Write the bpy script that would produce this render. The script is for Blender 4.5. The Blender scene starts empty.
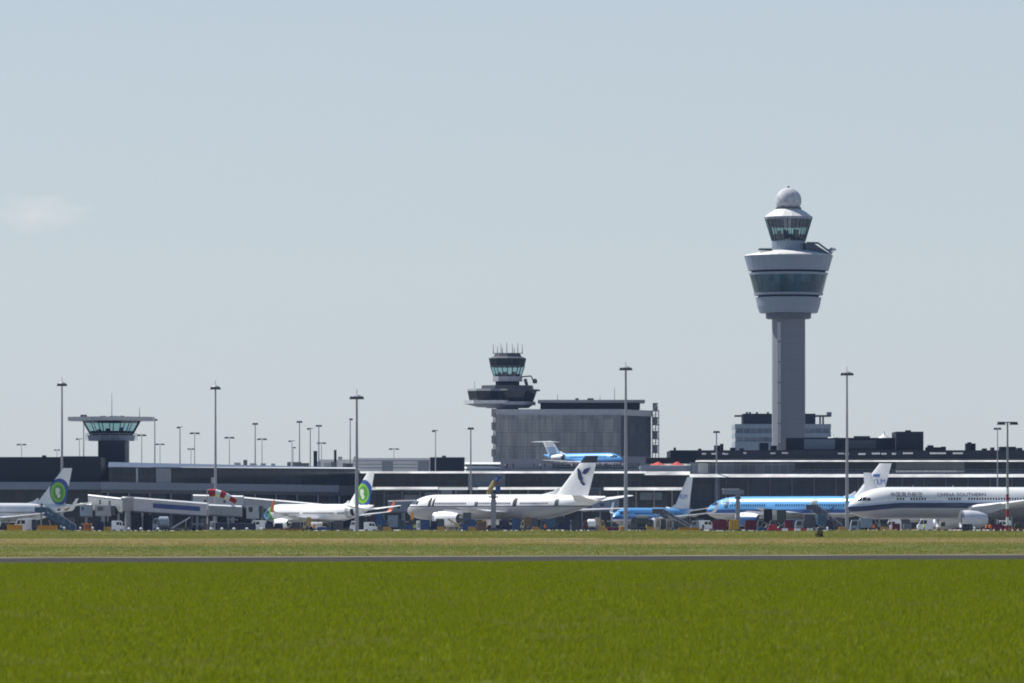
import bpy, bmesh, math, random
import numpy as np
from mathutils import Vector, Matrix
random.seed(7)
rng = np.random.default_rng(7)
scene = bpy.context.scene
col = scene.collection
R_ = math.radians

# ------------------------------------------------------------------ camera
F = 5689.0          # focal length in pixels of a 1024 px wide frame (200 mm lens)
HX, HY, CAMH = 512.0, 522.3, 2.0
cam_data = bpy.data.cameras.new('camera')
cam = bpy.data.objects.new('camera', cam_data)
col.objects.link(cam)
cam.location = (0, 0, CAMH)
cam.rotation_euler = (R_(90), 0, 0)
cam_data.sensor_width = 36.0
cam_data.lens = F / 1024 * 36.0
cam_data.shift_y = (HY - 341.5) / 1024
cam_data.clip_start = 0.5
cam_data.clip_end = 20000
cam_data.dof.use_dof = True            # the real lens: focused on the apron, so the nearest grass is a little soft
cam_data.dof.focus_distance = 1350
cam_data.dof.aperture_fstop = 6.3
scene.camera = cam

# ------------------------------------------------------------------ light
SUN_AZ, SUN_EL = R_(-58), R_(54)     # measured from +Y (view direction), negative = to the left
sun_dir = Vector((math.sin(SUN_AZ) * math.cos(SUN_EL), math.cos(SUN_AZ) * math.cos(SUN_EL), math.sin(SUN_EL)))
sd = bpy.data.lights.new('sun', 'SUN')
sd.energy = 5.0
sd.angle = R_(0.53)
sd.color = (1.0, 0.955, 0.88)
sun = bpy.data.objects.new('sun', sd)
col.objects.link(sun)
sun.location = (0, 0, 400)
sun.rotation_euler = sun_dir.to_track_quat('Z', 'Y').to_euler()

world = bpy.data.worlds.new('World')
scene.world = world
world.use_nodes = True
wn, wl = world.node_tree.nodes, world.node_tree.links
for n in list(wn):
    wn.remove(n)
wout = wn.new('ShaderNodeOutputWorld')
wbg = wn.new('ShaderNodeBackground')
sky = wn.new('ShaderNodeTexSky')
sky.sky_type = 'NISHITA'
sky.sun_disc = False
sky.sun_elevation = SUN_EL
sky.sun_rotation = SUN_AZ
sky.altitude = 0
sky.air_density = 1.0
sky.dust_density = 0.4
sky.ozone_density = 4.5
SKY_STRENGTH = 0.0745
wbg.inputs['Strength'].default_value = SKY_STRENGTH
wl.new(wbg.outputs[0], wout.inputs['Surface'])
# a faint scrap of cloud low in the left of the sky (part of the sky, placed by direction)
tc = wn.new('ShaderNodeTexCoord')
cdir = Vector(((38 - HX) / F, 1.0, (HY - 212) / F)).normalized()
sub = wn.new('ShaderNodeVectorMath'); sub.operation = 'SUBTRACT'
sub.inputs[1].default_value = cdir
wl.new(tc.outputs['Generated'], sub.inputs[0])
scl = wn.new('ShaderNodeVectorMath'); scl.operation = 'MULTIPLY'
scl.inputs[1].default_value = (1 / 0.0085, 1 / 0.0085, 1 / 0.0036)
wl.new(sub.outputs[0], scl.inputs[0])
cn = wn.new('ShaderNodeTexNoise'); cn.inputs['Scale'].default_value = 1.6; cn.inputs['Detail'].default_value = 5
wl.new(scl.outputs[0], cn.inputs['Vector'])
ln = wn.new('ShaderNodeVectorMath'); ln.operation = 'LENGTH'
wl.new(scl.outputs[0], ln.inputs[0])
ad = wn.new('ShaderNodeMath'); ad.operation = 'MULTIPLY_ADD'; ad.inputs[1].default_value = 1.5
wl.new(cn.outputs['Fac'], ad.inputs[0]); 
neg = wn.new('ShaderNodeMath'); neg.operation = 'MULTIPLY'; neg.inputs[1].default_value = -1.0
wl.new(ln.outputs['Value'], neg.inputs[0]); wl.new(neg.outputs[0], ad.inputs[2])
mr = wn.new('ShaderNodeMapRange'); mr.inputs['From Min'].default_value = -0.25; mr.inputs['From Max'].default_value = 0.8
mr.inputs['To Max'].default_value = 0.32
wl.new(ad.outputs[0], mr.inputs['Value'])
# thin pale veil of summer haze low in the sky, fading out overhead
VEIL = (6.05, 6.6, 7.1, 1)
sz = wn.new('ShaderNodeSeparateXYZ'); wl.new(tc.outputs['Generated'], sz.inputs[0])
vf = wn.new('ShaderNodeMapRange'); vf.interpolation_type = 'SMOOTHSTEP'
vf.inputs['From Min'].default_value = 0.0; vf.inputs['From Max'].default_value = 0.32
vf.inputs['To Min'].default_value = 0.78; vf.inputs['To Max'].default_value = 0.0
wl.new(sz.outputs['Z'], vf.inputs['Value'])
tint = wn.new('ShaderNodeMix'); tint.data_type = 'RGBA'
wl.new(vf.outputs[0], tint.inputs[0]); wl.new(sky.outputs[0], tint.inputs[6]); tint.inputs[7].default_value = VEIL
cmix = wn.new('ShaderNodeMix'); cmix.data_type = 'RGBA'
wl.new(mr.outputs[0], cmix.inputs[0]); wl.new(tint.outputs[2], cmix.inputs[6])
CLOUD = (9.0, 8.6, 8.6, 1)
cmix.inputs[7].default_value = CLOUD
wl.new(cmix.outputs[2], wbg.inputs['Color'])

scene.view_settings.view_transform = 'Standard'
scene.view_settings.look = 'None'
scene.view_settings.gamma = 1
scene.view_settings.exposure = 0.40
scene.render.engine = 'CYCLES'
scene.cycles.filter_width = 1.9
scene.cycles.max_bounces = 6
scene.cycles.volume_bounces = 1
scene.cycles.transparent_max_bounces = 8

# ------------------------------------------------------------------ helpers
def X(px, D): return (px - HX) * D / F
def Z(py, D): return CAMH + (HY - py) * D / F

def tag(o, label=None, cat=None, group=None, kind=None):
    if label: o['label'] = label
    if cat: o['category'] = cat
    if group: o['group'] = group
    if kind: o['kind'] = kind
    return o

def thing(name, label, cat, loc=(0, 0, 0), rz=0.0, group=None):
    o = bpy.data.objects.new(name, None)
    o.empty_display_size = 1
    col.objects.link(o)
    o.location = loc
    o.rotation_euler = (0, 0, rz)
    return tag(o, label, cat, group)

def copy_tree(o, parent=None):
    c = o.copy()
    col.objects.link(c)
    if parent: c.parent = parent
    for ch in list(o.children):
        copy_tree(ch, c)
    return c

class MB:
    """collects shapes in world (or local) coordinates, then links them as ONE mesh object"""
    def __init__(self):
        self.v = []; self.f = []; self.mi = []; self.m = 0
    def add(self, vs, fs):
        b = len(self.v)
        self.v += [tuple(p) for p in vs]
        self.f += [tuple(i + b for i in f) for f in fs]
        self.mi += [self.m] * len(fs)
        return self
    def box(self, x0, x1, y0, y1, z0, z1):
        vs = [(x0, y0, z0), (x1, y0, z0), (x1, y1, z0), (x0, y1, z0), (x0, y0, z1), (x1, y0, z1), (x1, y1, z1), (x0, y1, z1)]
        return self.add(vs, [(3, 2, 1, 0), (4, 5, 6, 7), (0, 1, 5, 4), (1, 2, 6, 5), (2, 3, 7, 6), (3, 0, 4, 7)])
    def rect(self, px0, px1, py0, py1, D, depth):
        return self.box(X(px0, D), X(px1, D), D, D + depth, Z(py1, D), Z(py0, D))
    def obox(self, p0, p1, z0, z1, thick, front=0.0, z0b=None, z1b=None, chamfer=0.0):
        """upright slab along the ground line p0-p1, its face on the line (minus front), running back by thick"""
        p0 = Vector(p0[:2]); p1 = Vector(p1[:2])
        n = Vector((0, 1))
        a = p0 - n * front; b = p1 - n * front; c = p1 + n * thick; e = p0 + n * thick; a2 = a + n * chamfer; b2 = b + n * chamfer
        z0b = z0 if z0b is None else z0b; z1b = z1 if z1b is None else z1b
        vs = [(a.x, a.y, z0), (b.x, b.y, z0b), (c.x, c.y, z0b), (e.x, e.y, z0), (a2.x, a2.y, z1), (b2.x, b2.y, z1b), (c.x, c.y, z1b), (e.x, e.y, z1)]
        return self.add(vs, [(3, 2, 1, 0), (4, 5, 6, 7), (0, 1, 5, 4), (1, 2, 6, 5), (2, 3, 7, 6), (3, 0, 4, 7)])
    def edge(self, px0, px1, py0, py1, D, depth, k=1.9):
        """sloping roof edge: the face leans back so that the sky and sun reach it"""
        z0, z1 = Z(py1, D), Z(py0, D)
        return self.obox((X(px0, D), D), (X(px1, D), D), z0, z1, depth, chamfer=(z1 - z0) * k)
    def tube(self, p0, p1, r0, r1=None, n=8, cap=True):
        r1 = r0 if r1 is None else r1
        p0 = Vector(p0); p1 = Vector(p1); d = (p1 - p0).normalized()
        u = d.orthogonal().normalized(); w = d.cross(u)
        vs = []
        for p, r in ((p0, r0), (p1, r1)):
            for k in range(n):
                a = 2 * math.pi * k / n
                vs.append(p + u * (r * math.cos(a)) + w * (r * math.sin(a)))
        fs = [(k, (k + 1) % n, n + (k + 1) % n, n + k) for k in range(n)]
        if cap:
            fs.append(tuple(range(n - 1, -1, -1))); fs.append(tuple(range(n, 2 * n)))
        return self.add(vs, fs)
    def lathe(self, prof, c=(0, 0), n=24, ph=0.0, axis='z', cap=True):
        vs = []; fs = []
        for r, h in prof:
            for k in range(n):
                a = 2 * math.pi * k / n + ph
                if axis == 'z': vs.append((c[0] + r * math.cos(a), c[1] + r * math.sin(a), h))
                else: vs.append((h, c[0] + r * math.cos(a), c[1] + r * math.sin(a)))
        for i in range(len(prof) - 1):
            for k in range(n):
                fs.append((i * n + k, i * n + (k + 1) % n, (i + 1) * n + (k + 1) % n, (i + 1) * n + k))
        if cap:
            fs.append(tuple(range(n - 1, -1, -1)))
            m = (len(prof) - 1) * n
            fs.append(tuple(range(m, m + n)))
        return self.add(vs, fs)
    def prism_y(self, poly, y0, y1):
        """polygon in x,z pushed along y"""
        n = len(poly)
        vs = [(x, y0, z) for x, z in poly] + [(x, y1, z) for x, z in poly]
        fs = [tuple(range(n)), tuple(range(2 * n - 1, n - 1, -1))]
        fs += [(k, n + k, n + (k + 1) % n, (k + 1) % n) for k in range(n)]
        return self.add(vs, fs)
    def loft(self, rings, closed=True, cap=True):
        n = len(rings[0]); vs = [p for r in rings for p in r]; fs = []
        for i in range(len(rings) - 1):
            for k in range(n if closed else n - 1):
                fs.append((i * n + k, i * n + (k + 1) % n, (i + 1) * n + (k + 1) % n, (i + 1) * n + k))
        if cap:
            fs.append(tuple(range(n - 1, -1, -1)))
            m = (len(rings) - 1) * n
            fs.append(tuple(range(m, m + n)))
        return self.add(vs, fs)
    def build(self, name, mats, parent=None, smooth=False, local=False, bevel=0.0):
        me = bpy.data.meshes.new(name)
        vs = self.v
        if parent is not None and not local:
            r = parent
            while r.parent: r = r.parent
            L = r.location
            vs = [(p[0] - L.x, p[1] - L.y, p[2] - L.z) for p in vs]
        me.from_pydata(vs, [], self.f)
        if not isinstance(mats, (list, tuple)): mats = [mats]
        for m in mats: me.materials.append(m)
        if len(mats) > 1: me.polygons.foreach_set('material_index', self.mi)
        bm = bmesh.new(); bm.from_mesh(me)
        bmesh.ops.recalc_face_normals(bm, faces=bm.faces)
        bm.to_mesh(me); bm.free()
        if smooth:
            me.polygons.foreach_set('use_smooth', [True] * len(me.polygons))
            try: me.set_sharp_from_angle(angle=R_(40))
            except Exception: pass
        o = bpy.data.objects.new(name, me)
        col.objects.link(o)
        if parent is not None: o.parent = parent
        if bevel:
            b = o.modifiers.new('bevel', 'BEVEL'); b.width = bevel; b.segments = 2; b.limit_method = 'ANGLE'
        return o

# ------------------------------------------------------------------ materials
def lin(r, g, b):
    f = lambda c: (c / 255 / 12.92) if c / 255 <= 0.04045 else ((c / 255 + 0.055) / 1.055) ** 2.4
    return (f(r), f(g), f(b), 1)

def new_mat(name):
    m = bpy.data.materials.new(name); m.use_nodes = True
    nt = m.node_tree
    bs = next(n for n in nt.nodes if n.type == 'BSDF_PRINCIPLED')
    return m, nt, bs

def node(nt, typ, **kw):
    n = nt.nodes.new(typ)
    for k, v in kw.items(): setattr(n, k, v)
    return n

def mat(name, c, rough=0.55, metal=0.0, var=0.12, scale=1.0, spec=0.4, stretch=(1, 1, 1)):
    """plain painted / weathered surface: base colour with dirt-like noise"""
    m, nt, bs = new_mat(name)
    c = tuple(c[:3]) + (1,)
    tcn = node(nt, 'ShaderNodeTexCoord'); mp = node(nt, 'ShaderNodeMapping')
    mp.inputs['Scale'].default_value = stretch
    nt.links.new(tcn.outputs['Object'], mp.inputs[0])
    no = node(nt, 'ShaderNodeTexNoise'); no.inputs['Scale'].default_value = scale; no.inputs['Detail'].default_value = 6
    nt.links.new(mp.outputs[0], no.inputs['Vector'])
    rp = node(nt, 'ShaderNodeMapRange'); rp.inputs['From Min'].default_value = 0.3; rp.inputs['From Max'].default_value = 0.7
    rp.inputs['To Min'].default_value = 1 - var; rp.inputs['To Max'].default_value = 1 + var * 0.6
    nt.links.new(no.outputs['Fac'], rp.inputs['Value'])
    mx = node(nt, 'ShaderNodeVectorMath', operation='SCALE')
    mx.inputs[0].default_value = c[:3]
    nt.links.new(rp.outputs[0], mx.inputs['Scale'])
    nt.links.new(mx.outputs[0], bs.inputs['Base Color'])
    bs.inputs['Roughness'].default_value = rough
    bs.inputs['Metallic'].default_value = metal
    bs.inputs['Specular IOR Level'].default_value = spec
    return m

def facade_glass(name, c1, c2, mull, pw=2.4, ph=3.4, mortar=0.08, rough=0.12):
    """glazed wall: panes with their own tone (blinds, rooms behind) and mullions between; object coords in metres"""
    m, nt, bs = new_mat(name)
    tcn = node(nt, 'ShaderNodeTexCoord'); sp = node(nt, 'ShaderNodeSeparateXYZ')
    nt.links.new(tcn.outputs['Object'], sp.inputs[0])
    cb = node(nt, 'ShaderNodeCombineXYZ')
    nt.links.new(sp.outputs['X'], cb.inputs['X']); nt.links.new(sp.outputs['Z'], cb.inputs['Y'])
    br = node(nt, 'ShaderNodeTexBrick'); br.offset = 0.0; br.squash = 1.0
    br.inputs['Scale'].default_value = 1.0
    br.inputs['Brick Width'].default_value = pw; br.inputs['Row Height'].default_value = ph
    br.inputs['Mortar Size'].default_value = mortar; br.inputs['Mortar Smooth'].default_value = 0.1
    br.inputs['Bias'].default_value = -0.35
    br.inputs['Color1'].default_value = tuple(c1[:3]) + (1,); br.inputs['Color2'].default_value = tuple(c2[:3]) + (1,)
    br.inputs['Mortar'].default_value = tuple(mull[:3]) + (1,)
    nt.links.new(cb.outputs[0], br.inputs['Vector'])
    no = node(nt, 'ShaderNodeTexNoise'); no.inputs['Scale'].default_value = 0.12; no.inputs['Detail'].default_value = 4
    nt.links.new(cb.outputs[0], no.inputs['Vector'])
    rp = node(nt, 'ShaderNodeMapRange'); rp.inputs['From Min'].default_value = 0.3; rp.inputs['From Max'].default_value = 0.7
    rp.inputs['To Min'].default_value = 0.6; rp.inputs['To Max'].default_value = 1.25
    nt.links.new(no.outputs['Fac'], rp.inputs['Value'])
    mx = node(nt, 'ShaderNodeVectorMath', operation='SCALE')
    nt.links.new(br.outputs['Color'], mx.inputs[0]); nt.links.new(rp.outputs[0], mx.inputs['Scale'])
    nt.links.new(mx.outputs[0], bs.inputs['Base Color'])
    bs.inputs['Roughness'].default_value = rough
    bs.inputs['Specular IOR Level'].default_value = 0.35
    return m

def ramp_mat(name, stops, lo, hi, coord='Z', kx=0.0, x0=0.0, rough=0.28, nose=None, var=0.05, noserange=(0, 8), nosek=0.5):
    """aircraft paint: bands of colour along one axis; stops = [(value, colour)], constant steps.
    kx lowers the bands toward the nose (x < x0); nose = second set of bands along x + nosek*z"""
    m, nt, bs = new_mat(name)
    tcn = node(nt, 'ShaderNodeTexCoord'); sp = node(nt, 'ShaderNodeSeparateXYZ')
    nt.links.new(tcn.outputs['Object'], sp.inputs[0])
    val = sp.outputs[coord]
    if kx:
        mrx = node(nt, 'ShaderNodeMapRange'); mrx.inputs['From Min'].default_value = 0; mrx.inputs['From Max'].default_value = x0
        mrx.inputs['To Min'].default_value = kx; mrx.inputs['To Max'].default_value = 0
        mrx.interpolation_type = 'SMOOTHSTEP'
        nt.links.new(sp.outputs['X'], mrx.inputs['Value'])
        s = node(nt, 'ShaderNodeMath', operation='ADD')
        nt.links.new(val, s.inputs[0]); nt.links.new(mrx.outputs[0], s.inputs[1]); val = s.outputs[0]
    def ramp(v, stops, lo, hi):
        mr_ = node(nt, 'ShaderNodeMapRange'); mr_.inputs['From Min'].default_value = lo; mr_.inputs['From Max'].default_value = hi
        nt.links.new(v, mr_.inputs['Value'])
        cr = node(nt, 'ShaderNodeValToRGB'); cr.color_ramp.interpolation = 'CONSTANT'
        e = cr.color_ramp.elements
        while len(e) > 1: e.remove(e[-1])
        for i, (z, c) in enumerate(stops):
            t = max(0, min(1, (z - lo) / (hi - lo)))
            el = e[0] if i == 0 else e.new(t)
            el.position = t; el.color = tuple(c[:3]) + (1,)
        nt.links.new(mr_.outputs[0], cr.inputs[0])
        return cr.outputs[0]
    c = ramp(val, stops, lo, hi)
    if nose:
        u = node(nt, 'ShaderNodeMath', operation='MULTIPLY_ADD'); u.inputs[1].default_value = nosek
        nt.links.new(sp.outputs['Z'], u.inputs[0]); nt.links.new(sp.outputs['X'], u.inputs[2])
        c2 = ramp(u.outputs[0], nose, *noserange)
        gt = node(nt, 'ShaderNodeMath', operation='LESS_THAN'); gt.inputs[1].default_value = noserange[1] - 0.01
        nt.links.new(u.outputs[0], gt.inputs[0])
        mx = node(nt, 'ShaderNodeMix', data_type='RGBA')
        nt.links.new(gt.outputs[0], mx.inputs[0]); nt.links.new(c, mx.inputs[6]); nt.links.new(c2, mx.inputs[7])
        c = mx.outputs[2]
    no = node(nt, 'ShaderNodeTexNoise'); no.inputs['Scale'].default_value = 0.5; no.inputs['Detail'].default_value = 5
    nt.links.new(tcn.outputs['Object'], no.inputs['Vector'])
    rp = node(nt, 'ShaderNodeMapRange'); rp.inputs['From Min'].default_value = 0.3; rp.inputs['From Max'].default_value = 0.7
    rp.inputs['To Min'].default_value = 1 - var * 2; rp.inputs['To Max'].default_value = 1.0
    nt.links.new(no.outputs['Fac'], rp.inputs['Value'])
    sc_ = node(nt, 'ShaderNodeVectorMath', operation='SCALE')
    nt.links.new(c, sc_.inputs[0]); nt.links.new(rp.outputs[0], sc_.inputs['Scale'])
    nt.links.new(sc_.outputs[0], bs.inputs['Base Color'])
    bs.inputs['Roughness'].default_value = rough
    return m

WHITE = (0.84, 0.84, 0.84)
M = {}
M['white'] = mat('white_paint', WHITE, 0.35, var=0.06)
M['offwhite'] = mat('off_white_cladding', (0.62, 0.62, 0.61), 0.5)
M['lightgrey'] = mat('light_grey_cladding', (0.42, 0.43, 0.45), 0.5)
M['grey'] = mat('grey_cladding', (0.24, 0.25, 0.27), 0.5)
M['bluegrey'] = mat('blue_grey_cladding', (0.17, 0.20, 0.25), 0.5)
M['darkgrey'] = mat('dark_grey_metal', (0.075, 0.08, 0.09), 0.5)
M['navywall'] = mat('dark_navy_cladding', (0.016, 0.02, 0.03), 0.6, var=0.2, scale=0.2, spec=0.2)
M['black'] = mat('black_rubber', (0.015, 0.015, 0.017), 0.7)
M['roofdark'] = mat('dark_roof_felt', (0.022, 0.026, 0.034), 0.85, spec=0.15)
M['concrete'] = mat('tower_concrete', (0.20, 0.21, 0.235), 0.7, var=0.08, scale=0.15, stretch=(1, 1, 0.15))
M['towerwhite'] = mat('tower_white_panels', (0.215, 0.26, 0.325), 0.5, var=0.06, scale=0.3)
M['radome'] = mat('radome_panels', (0.47, 0.48, 0.51), 0.8, var=0.28, scale=0.55)
M['galv'] = mat('galvanised_steel', (0.30, 0.31, 0.33), 0.45, metal=0.3)
M['darkwin'] = mat('dark_window_glass', (0.012, 0.015, 0.02), 0.1, spec=0.6)
M['glass'] = facade_glass('terminal_glazing', (0.007, 0.014, 0.020), (0.022, 0.032, 0.042), (0.03, 0.038, 0.046))
M['glassblue'] = facade_glass('blue_terminal_glazing', (0.010, 0.020, 0.045), (0.025, 0.042, 0.08), (0.03, 0.042, 0.065), 3.0, 4.2)
M['glassmix'] = facade_glass('lower_floor_glazing', (0.014, 0.019, 0.026), (0.10, 0.105, 0.115), (0.02, 0.024, 0.03), 2.0, 3.2, 0.14)
M['glassgrey'] = facade_glass('grey_terrace_glazing', (0.11, 0.135, 0.18), (0.22, 0.25, 0.30), (0.28, 0.30, 0.33), 2.2, 2.6)
M['groundfl'] = facade_glass('ground_floor_doors', (0.012, 0.015, 0.02), (0.06, 0.065, 0.08), (0.012, 0.014, 0.018), 5.0, 4.5, 0.5)
M['yellow'] = mat('yellow_paint', (0.72, 0.38, 0.03), 0.5)
M['amber'] = mat('amber_paint', (0.62, 0.26, 0.02), 0.5)
M['orange'] = mat('orange_paint', (0.5, 0.14, 0.015), 0.5)
M['red'] = mat('red_paint', (0.40, 0.02, 0.04), 0.5)
M['maroon'] = mat('maroon_curtain', (0.14, 0.015, 0.035), 0.7)
M['blue'] = mat('blue_paint', (0.022, 0.07, 0.19), 0.45)
M['deepblue'] = mat('deep_blue_paint', (0.012, 0.022, 0.06), 0.5)
M['steelblue'] = mat('steel_blue_paint', (0.04, 0.09, 0.15), 0.5)
M['palegreyblue'] = mat('pale_grey_blue_paint', (0.22, 0.27, 0.33), 0.5)
M['beige'] = mat('beige_paint', (0.42, 0.35, 0.26), 0.6)
M['brown'] = mat('brown_paint', (0.18, 0.10, 0.05), 0.7)
M['darkgreen'] = mat('dark_green_grey_paint', (0.05, 0.065, 0.06), 0.6)
M['roofedge'] = mat('weathered_roof_edge', (0.62, 0.62, 0.61), .6, var=.45, scale=.18, stretch=(1, .2, 3))
M['umbrella'] = mat('red_canvas', (0.46, 0.07, 0.06), 0.8)
M['olive'] = mat('olive_brown_paint', (0.12, 0.10, 0.05), 0.8)
# ------------------------------------------------------------------ ground
TROT = R_(27)                                   # the taxiway runs obliquely across the view
TC = Vector((0, 318))                           # a point on its middle line
TD = Vector((math.cos(TROT), math.sin(TROT)))   # along
TN = Vector((-TD.y, TD.x))                      # away from the camera
def tw(s, t): p = TC + TD * s + TN * t; return (p.x, p.y)

def ground_material():
    m, nt, bs = new_mat('meadow_soil_and_grass')
    tcn = node(nt, 'ShaderNodeTexCoord')
    mp = node(nt, 'ShaderNodeMapping'); mp.vector_type = 'POINT'
    mp.inputs['Location'].default_value = (-TC.x, -TC.y, 0)
    rt = node(nt, 'ShaderNodeVectorRotate'); rt.rotation_type = 'Z_AXIS'; rt.inputs['Angle'].default_value = -TROT
    nt.links.new(tcn.outputs['Object'], mp.inputs[0]); nt.links.new(mp.outputs[0], rt.inputs[0])
    sp = node(nt, 'ShaderNodeSeparateXYZ'); nt.links.new(rt.outputs[0], sp.inputs[0])
    st = node(nt, 'ShaderNodeMapping'); st.inputs['Scale'].default_value = (0.02, 0.012, 1)
    nt.links.new(rt.outputs[0], st.inputs[0])
    n1 = node(nt, 'ShaderNodeTexNoise'); n1.inputs['Scale'].default_value = 1.0; n1.inputs['Detail'].default_value = 6
    nt.links.new(st.outputs[0], n1.inputs['Vector'])
    ofs = node(nt, 'ShaderNodeMath', operation='MULTIPLY_ADD'); ofs.inputs[1].default_value = 90; 
    nt.links.new(n1.outputs['Fac'], ofs.inputs[0])
    sb = node(nt, 'ShaderNodeMath', operation='SUBTRACT'); sb.inputs[1].default_value = 45
    nt.links.new(sp.outputs['Y'], sb.inputs[0]); nt.links.new(sb.outputs[0], ofs.inputs[2])
    mr_ = node(nt, 'ShaderNodeMapRange'); mr_.inputs['From Min'].default_value = -300; mr_.inputs['From Max'].default_value = 800
    nt.links.new(ofs.outputs[0], mr_.inputs['Value'])
    cr = node(nt, 'ShaderNodeValToRGB'); e = cr.color_ramp.elements
    G1 = (0.085, 0.10, 0.010, 1)
    stops = [(-300, G1), (-10, G1), (20, (0.11, 0.10, 0.035, 1)), (60, (0.13, 0.13, 0.04, 1)), (95, (0.085, 0.115, 0.025, 1)), (135, (0.085, 0.11, 0.03, 1)),
             (190, (0.19, 0.14, 0.055, 1)), (330, (0.20, 0.15, 0.065, 1)), (380, (0.13, 0.135, 0.03, 1)), (800, (0.12, 0.13, 0.03, 1))]
    while len(e) > 1: e.remove(e[-1])
    for i, (p, c) in enumerate(stops):
        t = (p + 300) / 1100
        el = e[0] if i == 0 else e.new(t)
        el.position = t; el.color = c
    nt.links.new(mr_.outputs[0], cr.inputs[0])
    n2 = node(nt, 'ShaderNodeTexNoise'); n2.inputs['Scale'].default_value = 0.35; n2.inputs['Detail'].default_value = 8
    nt.links.new(tcn.outputs['Object'], n2.inputs['Vector'])
    rp = node(nt, 'ShaderNodeMapRange'); rp.inputs['From Min'].default_value = 0.3; rp.inputs['From Max'].default_value = 0.7
    rp.inputs['To Min'].default_value = 0.65; rp.inputs['To Max'].default_value = 1.3
    nt.links.new(n2.outputs['Fac'], rp.inputs['Value'])
    sc_ = node(nt, 'ShaderNodeVectorMath', operation='SCALE')
    nt.links.new(cr.outputs[0], sc_.inputs[0]); nt.links.new(rp.outputs[0], sc_.inputs['Scale'])
    nt.links.new(sc_.outputs[0], bs.inputs['Base Color'])
    bs.inputs['Roughness'].default_value = 0.95; bs.inputs['Specular IOR Level'].default_value = 0.1
    return m

def rise(y):
    """low grassy rise at the edge of the apron"""
    if y < 930: return 0.0
    if y > 1078: return 0.0
    return 0.2 * math.sin(math.pi * min(1, (y - 930) / 148)) ** 0.6 if y < 1004 else 0.2 * max(0, min(1, (1078 - y) / 6)) if y > 1072 else 0.2

ys = [-40, 60] + list(range(120, 930, 30)) + [930, 945, 960, 980, 1004, 1040, 1072, 1075, 1078, 1080, 1300, 2000, 3400]
xs = [-1600, -300, -160, -100, -60, -30, 0, 30, 60, 100, 160, 300, 1600]
g = MB()
g.v = [(x, y, rise(y)) for y in ys for x in xs]
nx = len(xs)
g.f = [(j * nx + i, j * nx + i + 1, (j + 1) * nx + i + 1, (j + 1) * nx + i) for j in range(len(ys) - 1) for i in range(nx - 1)]
g.mi = [0] * len(g.f)
o = g.build('ground', ground_material()); tag(o, 'airfield meadow ground in green and dry tan strips', 'ground', kind='structure')

asph = mat('taxiway_asphalt', (0.042, 0.042, 0.038), 1.0, var=0.25, scale=0.15, spec=0.05)
t = MB(); t.add([(*tw(-700, -26), 0.004), (*tw(700, -26), 0.004), (*tw(700, 12), 0.004), (*tw(-700, 12), 0.004)], [(0, 1, 2, 3)])
tag(t.build('taxiway', asph), 'dark grey asphalt taxiway crossing the grass', 'taxiway', kind='structure')
pale = mat('pale_shoulder_concrete', (0.20, 0.19, 0.15), 0.9, var=0.6, scale=0.12)
t = MB(); t.add([(*tw(-700, 12), 0.006), (*tw(700, 12), 0.006), (*tw(700, 16), 0.006), (*tw(-700, 16), 0.006)], [(0, 1, 2, 3)])
tag(t.build('taxiway_shoulder', pale), 'pale concrete shoulder along the far side of the taxiway', 'shoulder', kind='structure')
t = MB(); t.add([(*tw(-500, 306), 0.006), (*tw(0, 306), 0.006), (*tw(0, 326), 0.006), (*tw(-500, 326), 0.006)], [(0, 1, 2, 3)])
tag(t.build('service_track', pale), 'thin pale sandy track in the far grass', 'track', kind='structure')
t = MB(); t.add([(-1500, 1080, 0.004), (1500, 1080, 0.004), (1500, 2600, 0.004), (-1500, 2600, 0.004)], [(0, 1, 2, 3)])
tag(t.build('apron', mat('apron_concrete', (0.26, 0.26, 0.25), 0.9, var=0.2, scale=0.1)), 'grey concrete apron under the aircraft', 'apron', kind='structure')

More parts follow.
